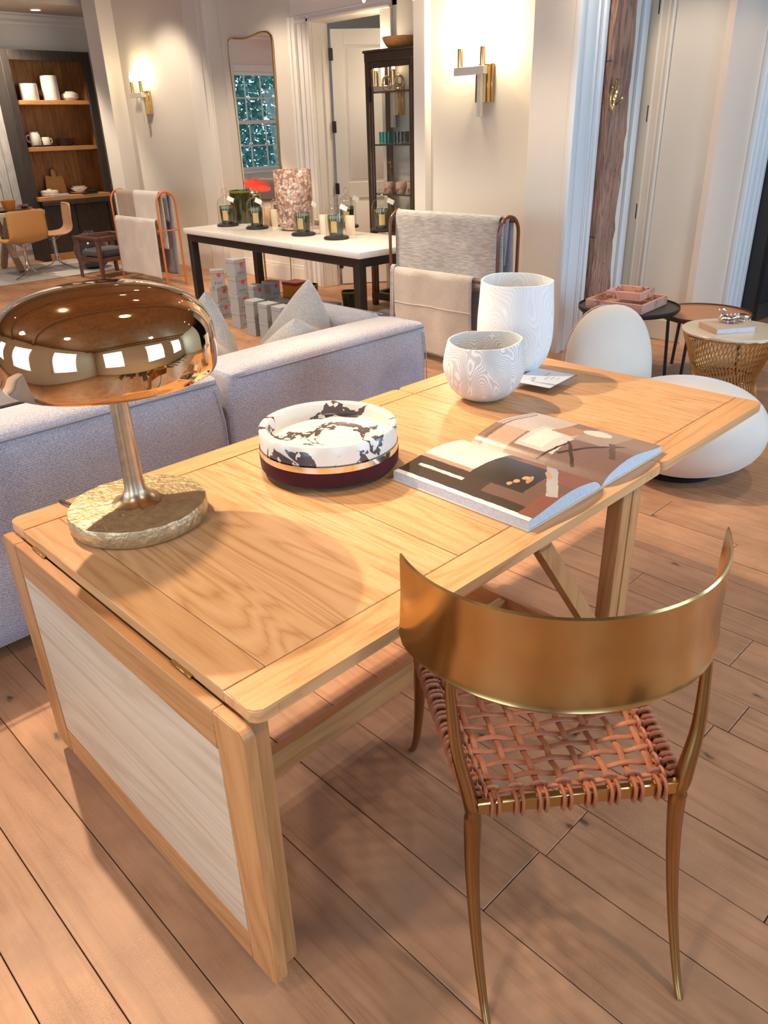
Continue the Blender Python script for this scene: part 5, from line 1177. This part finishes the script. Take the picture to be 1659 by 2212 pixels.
for i, (u, dx, lb) in enumerate(((840, .08, 'painted pink ceramic cup, left one on the low cabinet shelf'), (866, .08, 'painted pink ceramic cup, front middle one on the low cabinet shelf'), (868, .20, 'painted pink ceramic cup behind the middle one'), (890, .14, 'painted pink ceramic cup, rightmost on the low cabinet shelf'))):
    l_ = in_cab(u, 415, 1.045, dx); t = thing('ceramic_cup', lb, 'cup', l_, 0, 'painted ceramic cups')
    pf = [(.032, .0), (.042, .02), (.047, .06), (.048, .095)]
    def cf(u_, v_):
        k = v_*3; i_ = min(2, int(k)); f_ = k-i_; r = pf[i_][0]+(pf[i_+1][0]-pf[i_][0])*f_; z = pf[i_][1]+(pf[i_+1][1]-pf[i_][1])*f_; return Vector((r*math.cos(-2*PI*u_), r*math.sin(-2*PI*u_), z))
    o = obj('body', grid(cf, 32, 9), M['cup'], t); md = o.modifiers.new('s', 'SOLIDIFY'); md.thickness = .004; md.offset = -1
    obj('foot', lathe([(0, .0), (.033, .0), (.033, .004), (0, .004)], 24), plain('cup_foot_%d' % i, (.6, .4, .3), .5), t); obj('rim', lathe([(.044, .093), (.0485, .095), (.0475, .099), (.045, .098)], 32, closed=True), plain('cup_rim_%d' % i, (.70, .55, .42), .4), t)
for u, lb in ((836, 'gold glass ring ornament on the top cabinet shelf'), (862, 'gold glass knot ornament on the top cabinet shelf')):
    l_ = in_cab(u, 192, 1.89, .1); t = thing('glass_ornament', lb, 'ornament', l_, 0, 'gold glass ornaments')
    obj('loop', tube([(0, .055*math.cos(a), .062+.052*math.sin(a)) for a in [2*PI*k/24 for k in range(24)]], .010, 8, closed=True, up=(1, 0, 0)), M['amberpale'], t); obj('foot', lathe([(0, 0), (.04, 0), (.03, .012), (0, .014)], 20), M['amberpale'], t)
l_ = AX(868, 90, VX+.15)
ob_ = thing('wooden_bowl', 'wide shallow orange wooden bowl on top of the glass cabinet', 'bowl', (VX+.15, l_.y, VH+.0205))
obj('body', lathe([(0, 0), (.10, 0), (.14, .02), (.165, .06), (.172, .085), (.166, .085), (.13, .03), (0, .018)], 48), wood('honey_wood', (.62, .30, .10), (.56, .26, .08), (.44, .19, .055), axis='Y', rough=.4), ob_)
# chandelier whose lowest bulbs reach into the picture
q = AX(786, 2, 4.9)
cd = thing('chandelier', 'chandelier with small clear bulbs hanging above the glass cabinet', 'chandelier', (4.9, q.y, q.z))
for (u, v) in ((786, 6), (820, 0), (893, 1)):
    w_ = AX(u, v, 4.9); l0 = (0, w_.y-q.y, w_.z-q.z)
    bb = obj('bulb', lathe([(0, 0), (.01, .006), (.016, .03), (.012, .06), (0, .07)], 14, c=l0), M['bulb'], cd); obj('socket', lathe([(0, .065), (.012, .065), (.012, .12), (0, .12)], 14, c=l0), M['polbrass'], bb)
    obj('arm', tube(smooth_path([(0, l0[1], l0[2]+.11), (0, l0[1]*.6-.08, l0[2]+.2), (0, -.2, .25)], 5), .006, 6), M['polbrass'], cd)
obj('stem', tube([(0, -.2, .22), (0, -.2, CEIL-q.z)], .009, 8), M['polbrass'], cd)
# ================================================================== HUTCH
HY = 11.62
hx0, hx1 = AY(0, 107, HY).x-.02, AY(190, 110, HY).x
hzt = AY(100, 109, HY).z
hu = thing('hutch_cabinet', 'tall dark framed hutch with orange wood interior and open shelves', 'cabinet', (hx0, HY, 0))
HW, HD = hx1-hx0, .36
M['hutchdark'] = wood('charred_frame', (.055, .042, .036), (.04, .03, .026), (.02, .014, .012), axis='Z', rough=.6)
M['hutchwood'] = wood('orange_pine', (.36, .155, .04), (.30, .115, .025), (.16, .055, .012), axis='Z', rough=.5, knots=.7, grain=8, rnd=.12)
M['hutchshelf'] = wood('honey_shelf', (.58, .29, .10), (.54, .25, .08), (.42, .18, .05), axis='X', rough=.5)
ft = .105
obj('stile', bx(0, ft, 0, .05, 0, hzt, .004), M['hutchdark'], hu); obj('stile', bx(HW-ft, HW, 0, .05, 0, hzt, .004), M['hutchdark'], hu)
obj('header', bx(ft, HW-ft, 0, .05, hzt-.12, hzt, .004), M['hutchdark'], hu)
obj('side', bx(0, .02, .05, HD, 0, hzt), M['hutchdark'], hu); obj('side', bx(HW-.02, HW, .05, HD, 0, hzt), M['hutchdark'], hu)
obj('top', bx(0, HW, .05, HD, hzt-.03, hzt), M['hutchdark'], hu)
nb = 9
for k in range(nb): obj('back_board', bx(.02+k*(HW-.04)/nb+.001, .02+(k+1)*(HW-.04)/nb-.001, HD-.02, HD, .0, hzt-.03), M['hutchwood'], hu)
for xs_ in ((.0205, .035), (HW-.035, HW-.0205)): obj('lining', bx(xs_[0], xs_[1], .05, HD-.02, .75, hzt-.03), M['hutchwood'], hu)
zsh = [AY(115, 216, HY).z, AY(130, 316, HY).z, AY(150, 421, HY).z]
for i, z in enumerate(zsh): obj('shelf', bx(ft-.03, HW-ft+.03, .03 if i < 2 else -.08, HD-.02, z-.055, z, .004), M['hutchshelf'], hu)
obj('drawer_rail', bx(ft, HW-ft, -.10, .02, zsh[2]-.12, zsh[2]-.06, .004), M['hutchdark'], hu)
for k in range(2):
    w_ = (HW-2*ft)/2; dp = obj('lower_door', bx(ft+k*w_+.004, ft+(k+1)*w_-.004, .015, .04, .1, zsh[2]-.13, .003), M['hutchdark'], hu)
    obj('knob', lathe([(0, 0), (.012, 0), (.012, .02), (0, .024)], 12, c=(0, 0, 0)), M['bronze'], dp, loc=(ft+w_+(-.05 if k == 0 else .05), .005, .5))
obj('plinth', bx(ft, HW-ft, .0, .05, 0, .095, .003), M['hutchshelf'], hu)
# ---- things in the hutch
def lathe_thing(name, label, cat, loc, parts, group=None):
    t = thing(name, label, cat, loc, 0, group)
    for n_, prof, mt in parts: obj(n_, lathe(prof, 32), mt, t)
    return t
def on_shelf(u, i, dy=.17): q = AY(u, 200, HY+dy); z = zsh[i]; return Vector((AY(u, (216, 316, 421)[i], HY+dy).x, HY+dy, z+.0008))
WM, CER = M['whitemarble'], plain('cream_ceramic', (.74, .66, .54), .35)
l_ = on_shelf(66, 0); lathe_thing('marble_canister', 'short white marble canister on the top hutch shelf', 'canister', l_, [('body', [(0, 0), (.115, 0), (.118, .01), (.118, .17), (0, .17)], WM), ('lid', [(0, .1705), (.118, .1705), (.118, .195), (.113, .2), (0, .2)], WM)], 'white canisters in the hutch')
l_ = on_shelf(113, 0); lathe_thing('marble_canister', 'tall white marble canister in the middle of the top hutch shelf', 'canister', l_, [('body', [(0, 0), (.108, 0), (.11, .01), (.11, .27), (0, .27)], WM), ('lid', [(0, .2705), (.11, .2705), (.11, .296), (.09, .302), (0, .302)], WM)], 'white canisters in the hutch')
l_ = on_shelf(152, 0); lathe_thing('ceramic_pot', 'low round cream pot on the right of the top hutch shelf', 'pot', l_, [('body', [(0, 0), (.09, 0), (.12, .03), (.118, .075), (.07, .105), (.065, .11), (.06, .105), (.06, .08), (0, .07)], CER), ('lid', [(0, .1), (.058, .1), (.06, .107), (0, .112)], CER)])
l_ = on_shelf(79, 1); j = lathe_thing('ceramic_jug', 'cream ceramic jug on the middle hutch shelf', 'jug', l_, [('body', [(0, 0), (.06, 0), (.072, .02), (.078, .1), (.07, .15), (.055, .18), (.06, .19), (.054, .19), (.05, .17), (0, .15)], CER)]); obj('handle', tube(smooth_path([(-.065, 0, .15), (-.11, 0, .14), (-.11, 0, .08), (-.07, 0, .06)], 5), .01, 8), CER, j)
l_ = on_shelf(102, 1); j = lathe_thing('ceramic_cup', 'small cream ceramic cup right of the jug', 'cup', l_, [('body', [(0, 0), (.048, 0), (.056, .02), (.058, .09), (.048, .12), (.044, .12), (.045, .02), (0, .015)], CER)]); obj('handle', tube(smooth_path([(.05, 0, .1), (.085, 0, .09), (.08, 0, .05), (.052, 0, .04)], 4), .007, 8), CER, j)
l_ = on_shelf(96, 1, .08); t = thing('dark_tray', 'flat black tray at the front of the middle hutch shelf', 'tray', (l_.x, HY+.07, l_.z)); obj('plate', bx(-.16, .16, -.03, .03, 0, .012, .003), M['black'], t); obj('lip', bx(-.16, .16, -.032, -.026, .012, .022, .002), M['black'], t)
l_ = on_shelf(145, 1); lathe_thing('black_bowl', 'black square-sided bowl on the middle hutch shelf', 'bowl', l_, [('body', [(0, 0), (.07, 0), (.09, .02), (.125, .095), (.118, .095), (.08, .025), (0, .015)], M['black'])])
# cutting boards leaning on the back of the counter
l_ = on_shelf(118, 2, .27)
def cboard(label, x, lean, w, h, col, rot):
    t = thing('cutting_board', label, 'cutting board', (x, HY+.245, zsh[2]+.001), 0, 'cutting boards in the hutch'); n = 8
    pts = [(-w/2, 0), (w/2, 0), (w/2*.86, h*.72)]+[(w/2*.86-.03+.03*math.cos(PI/2*k/4), h*.72+.03*math.sin(PI/2*k/4)) for k in range(5)]+[(.035, h*.77), (.03, h)]+[(.03*math.cos(PI*k/6), h+.03*math.sin(PI*k/6)) for k in range(1, 6)]+[(-.03, h), (-.035, h*.77)]+[(-w/2*.86+.03-.03*math.sin(PI/2*k/4), h*.72+.03*math.cos(PI/2*k/4)) for k in range(5)]
    bm = prism(pts, 0, .018); xform(bm, Matrix.Rotation(lean, 4, 'X') @ Matrix.Rotation(rot, 4, 'Z')); mn = min(v.co.z for v in bm.verts); xform(bm, Matrix.Translation((0, 0, -mn)))
    obj('board', bm, wood('board_wood_'+str(int(w*100)), col, [c*.9 for c in col], [c*.7 for c in col], axis='Z', rough=.5), t)
    obj('strap', xform(tube([(.0+.03*math.cos(a), h+.02+.03*math.sin(a), .012) for a in [2*PI*k/16 for k in range(16)]], .004, 6, closed=True), Matrix.Translation((0, 0, -mn)) @ Matrix.Rotation(lean, 4, 'X') @ Matrix.Rotation(rot, 4, 'Z')), M['racklac'], t)
cboard('orange paddle cutting board leaning at the back of the hutch counter', on_shelf(124, 2, .25).x, math.radians(78), .30, .30, (.50, .24, .07), -.06)
l_ = on_shelf(108, 2, .105); t = lathe_thing('ceramic_dish', 'round lidded white ceramic dish on the hutch counter', 'dish', l_, [('body', [(0, 0), (.105, 0), (.12, .01), (.124, .05), (0, .05)], CER), ('lid', [(0, .0505), (.126, .0505), (.124, .066), (.09, .074), (.03, .078), (.028, .092), (0, .094)], CER)])
l_ = on_shelf(176, 2, .165); lathe_thing('serving_platter', 'wide white oval platter on the right of the hutch counter', 'platter', l_, [('body', [(0, 0), (.09, 0), (.157, .02), (.162, .026), (.15, .024), (.09, .01), (0, .008)], CER)])
lathe_thing('ceramic_bowl', 'small white footed bowl standing on the platter', 'bowl', (l_.x-.02, l_.y, l_.z+.0095), [('body', [(0, 0), (.045, 0), (.05, .012), (.09, .035), (.12, .065), (.118, .07), (.08, .045), (0, .03)], CER)])
lathe_thing('ceramic_bowl', 'smaller white bowl nested in the footed bowl', 'bowl', (l_.x-.02, l_.y, l_.z+.045), [('body', [(0, 0), (.04, 0), (.08, .03), (.095, .055), (.09, .055), (.05, .02), (0, .01)], CER)])
l_ = on_shelf(128, 2, -.04); t = thing('white_book', 'thin white book at the front edge of the hutch counter', 'book', (l_.x, HY-.052, l_.z), .0); obj('page_block', bx(-.13, .13, -.027, .027, .002, .022), M['paper'], t); obj('cover', bx(-.132, .132, -.028, .028, .022, .025, .001), M['tagpaper'], t); obj('cover', bx(-.132, .132, -.028, .028, 0, .002), M['tagpaper'], t)
l_ = on_shelf(193, 2, -.03); t = thing('dark_cloth', 'folded black cloth at the front right of the hutch counter', 'cloth', (l_.x, HY-.048, l_.z), 0); obj('fold', superbox(0, 0, .012, .24, .08, .022, .01, n=4), M['black'], t); obj('fold', superbox(.03, 0, .034, .16, .075, .022, .01, n=4), M['black'], t)
# ================================================================== DINING GROUP
o = obj('dining_rug', bx(2.6, 5.05, 10.08, 11.5, .001, .010, .003), fabric('pale_grey_rug', (.52, .46, .43), (.44, .39, .37), 200)); tag(o, 'pale grey rug under the tan dining chairs', 'rug'); obj('bound_edge', bx(2.6, 5.05, 10.05, 10.08, .001, .011, .003), M['throwtaupe'], o)
def shell_chair(label, loc, rz, mat):
    t = thing('shell_chair', label, 'chair', loc, rz, 'tan leather shell chairs'); w = .25
    prof = smooth_path([(0, .24, .435), (0, .12, .425), (0, -.06, .42), (0, -.17, .44), (0, -.225, .50), (0, -.25, .60), (0, -.265, .74), (0, -.27, .80)], 5)
    def fn(u, v):
        k = u*(len(prof)-1); i = min(len(prof)-2, int(k)); p = prof[i].lerp(prof[i+1], k-i)
        x = (v*2-1); ww = w*(1-.06*u); e = abs(2*u-1)
        if e > .86: ww *= 1-.16*((e-.86)/.14)**2
        return Vector((x*ww, p.y+.03*x*x*(u > .5)*min(1, (u-.5)*4), p.z+.025*x*x*(1 if u < .5 else max(0, 1-(u-.5)*4))))
    s_ = obj('shell', grid(fn, 30, 16), mat, t, 60); md = s_.modifiers.new('t', 'SOLIDIFY'); md.thickness = .022; md.offset = 0
    edge = [fn(i/40, 0) for i in range(41)]+[fn(1, j/12) for j in range(1, 13)]+[fn(1-i/40, 1) for i in range(1, 41)]+[fn(0, 1-j/12) for j in range(1, 12)]
    obj('edge_welt', tube(edge, .012, 6, closed=True), mat, s_)
    obj('stem', lathe([(0, .10), (.022, .10), (.022, .38), (.03, .40), (0, .405)], 12), M['chrome'], t)
    for k in range(3):
        a = 2*PI*k/3+PI/2
        obj('leg', tube(smooth_path([(.02*math.cos(a), .02*math.sin(a), .30), (.026*math.cos(a), .026*math.sin(a), .14), (.10*math.cos(a), .10*math.sin(a), .05), (.30*math.cos(a), .30*math.sin(a), .012)], 5), .012, 6, flat=.45), M['chrome'], t)
        obj('strut', tube(smooth_path([(.02*math.cos(a), .02*math.sin(a), .28), (.03*math.cos(a), .03*math.sin(a), .36), (.14*math.cos(a), .14*math.sin(a), .415)], 5), .010, 6, flat=.45), M['chrome'], t)
    return t
shell_chair('tan leather shell chair with its back to the camera', (3.86, 10.45, .011), math.radians(5), M['tanleather'])
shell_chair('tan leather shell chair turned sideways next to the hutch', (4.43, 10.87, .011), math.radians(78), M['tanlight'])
# dining table: trestle, pale stone top with a dark round tray
dtb = thing('dining_table', 'dining table with a pale top and crossed wooden legs', 'table', (3.45, 11.12, .03))
obj('top', bx(-1.0, .9, -.36, .33, .68, .73, .008, 2), M['travertine'], dtb)
for x in (-.7, .45):
    for s in (-1, 1): obj('leg', tube([(x, -.32*s, 0), (x, .25*s, .685)], .035, square=True, flat=.8), wood('ash_leg_%d%d' % (int(x*10+9), s+1), (.42, .27, .16), (.36, .22, .13), (.26, .15, .08), axis='Z', rough=.5), dtb)
q = AZ(70, 462, .73)
tr = lathe_thing('round_tray', 'round dark wooden tray at the end of the dining table', 'tray', (4.0, 11.1, .7605), [('body', [(0, 0), (.24, 0), (.31, .02), (.315, .03), (.30, .028), (.24, .01), (0, .009)], plain('walnut_tray', (.10, .045, .03), .35))])
q = AZ(37, 455, .772)
AMB = plain('amber_crystal', (.75, .25, .02), .1, coat=.8)
t = thing('amber_bowl', 'faceted amber glass block on the dark dining tray', 'bowl', (min(q.x, 4.15), 11.1, .7705)); bm = lathe([(0, 0), (.07, 0), (.085, .05), (.10, .115), (.09, .115), (.075, .03), (0, .02)], 8); obj('body', bm, AMB, t, 10); obj('base', lathe([(0, -.0005), (.071, -.0005), (.07, .004), (0, .004)], 8), AMB, t)
for x, y, h, r, lb in ((3.68, 10.9, .24, .06, 'clear glass carafe at the left edge of the dining table'), (3.58, 10.82, .09, .045, 'clear glass tumbler beside the amber block'), (4.12, 10.96, .07, .04, 'small clear glass on the dark dining tray')):
    zt_ = .7605 if h > .075 else .7705
    t = thing('drinking_glass', lb, 'glass', (x, y, zt_), 0, 'clear glasses on the dining table'); obj('body', lathe([(0, .001), (r*.8, .001), (r*.95, h*.3), (r*.6 if h > .2 else r, h*.75), (r*.55 if h > .2 else r, h)], 24), glass('crystal_%d' % int(x*100), (.9, .92, .9), 1.5), t); obj('base', lathe([(0, .0), (r*.8, .0), (r*.8, .008), (0, .008)], 24), M['clear'], t)
lathe_thing('chrome_bowl', 'small polished chrome bowl on the dark dining tray', 'bowl', (4.22, 11.1, .7705), [('body', [(0, 0), (.03, 0), (.055, .03), (.065, .05), (.06, .05), (.03, .012), (0, .01)], M['chrome'])])
# dark wooden armchair and dark sphere
WAL = wood('walnut_chair', (.16, .075, .05), (.13, .055, .035), (.08, .03, .02), axis='Z', rough=.45)
wc = thing('wooden_armchair', 'dark walnut armchair with a grey seat cushion behind the orange rack', 'chair', (4.60, 9.70, .0), math.radians(8))
for x in (-.26, .26):
    for y in (-.22, .24): obj('leg', tube([(x, y, 0), (x*.96, y*.98, .47)], [.018, .024], 8, square=True), WAL, wc)
    obj('arm', bx(x-.03, x+.03, -.25, .27, .47, .50, .008, 2), WAL, wc)
obj('top_rail', bx(-.29, .29, .22, .26, .40, .50, .008, 2), WAL, wc); obj('seat_frame', bx(-.25, .25, -.22, .24, .20, .25, .006), WAL, wc); obj('front_rail', bx(-.26, .26, -.245, -.215, .44, .50, .006), WAL, wc)
obj('seat_cushion', superbox(0, 0, .295, .47, .42, .085, .035, puff=.01, n=6), fabric('charcoal_cushion', (.10, .095, .10), (.06, .055, .06), 200), wc)
q = AY(190, 540, 10.3)
sp_ = thing('dark_sphere', 'large glossy dark globe vase behind the walnut armchair', 'vase', (q.x+.1, 10.40, .0115)); obj('body', lathe([(0, 0), (.10, .0), (.17, .05), (.225, .15), (.235, .25), (.2, .36), (.12, .44), (.06, .46), (.055, .475), (.05, .46), (0, .42)], 48), plain('dark_glaze', (.035, .035, .045), .15, coat=.6), sp_); obj('foot', lathe([(0, -.0), (.11, 0), (.11, .006), (0, .006)], 24), M['black'], sp_)
# EXIT sign on the dining ceiling
def exit_sign():
    t = thing('exit_sign', 'red lit EXIT sign hanging near the ceiling by the far window', 'sign', (2.48, 11.3, 2.80))
    obj('housing', bx(-.15, .15, -.02, .02, 0, .19, .004), plain('exit_red', (.55, .02, .03), .4, emit=(1.0, .04, .06), estr=1.6), t)
    obj('mount', bx(-.05, .05, -.015, .015, .19, CEIL-2.80), M['trim'], t)
    cu = bpy.data.curves.new('letters', 'FONT'); cu.body = 'EXIT'; cu.size = .15; cu.extrude = .002; cu.align_x = 'CENTER'
    tmp = bpy.data.objects.new('letters', cu); COL.objects.link(tmp); dg = bpy.context.evaluated_depsgraph_get(); me = bpy.data.meshes.new_from_object(tmp.evaluated_get(dg)); bpy.data.objects.remove(tmp)
    me.materials.clear(); me.materials.append(lamp_mat('exit_letter', (1.0, .5, .5), 4.0))
    obj('letters', me, None, t, loc=(0, -.024, .045), rot=(PI/2, 0, 0))
exit_sign()
# desk in the dark room
t = thing('desk', 'wooden desk in the dark room beyond the black door frame', 'desk', (7.75, 2.05, 0)); obj('top', bx(-.1, .9, -.5, .35, .70, .76, .004), wood('desk_oak', (.5, .3, .17), (.45, .26, .14), (.34, .18, .09), axis='X'), t); obj('panel', bx(-.08, -.04, -.45, .3, .45, .70), wood('desk_oak_panel', (.5, .3, .17), (.45, .26, .14), (.34, .18, .09), axis='Y'), t)
for x in (-.08, .82):
    for y in (-.46, .28): obj('leg', bx(x, x+.05, y, y+.05, 0, .70, .003), M['black'], t)
o = obj('white_cable', tube(smooth_path([(7.64, 2.25, .62), (7.62, 2.28, .5), (7.55, 2.35, .42), (7.45, 2.38, .40), (7.62, 2.3, .34), (7.68, 2.1, .34)], 6), .007, 6), M['tagpaper']); tag(o, 'white power cable hanging below the desk in the dark room', 'cable')
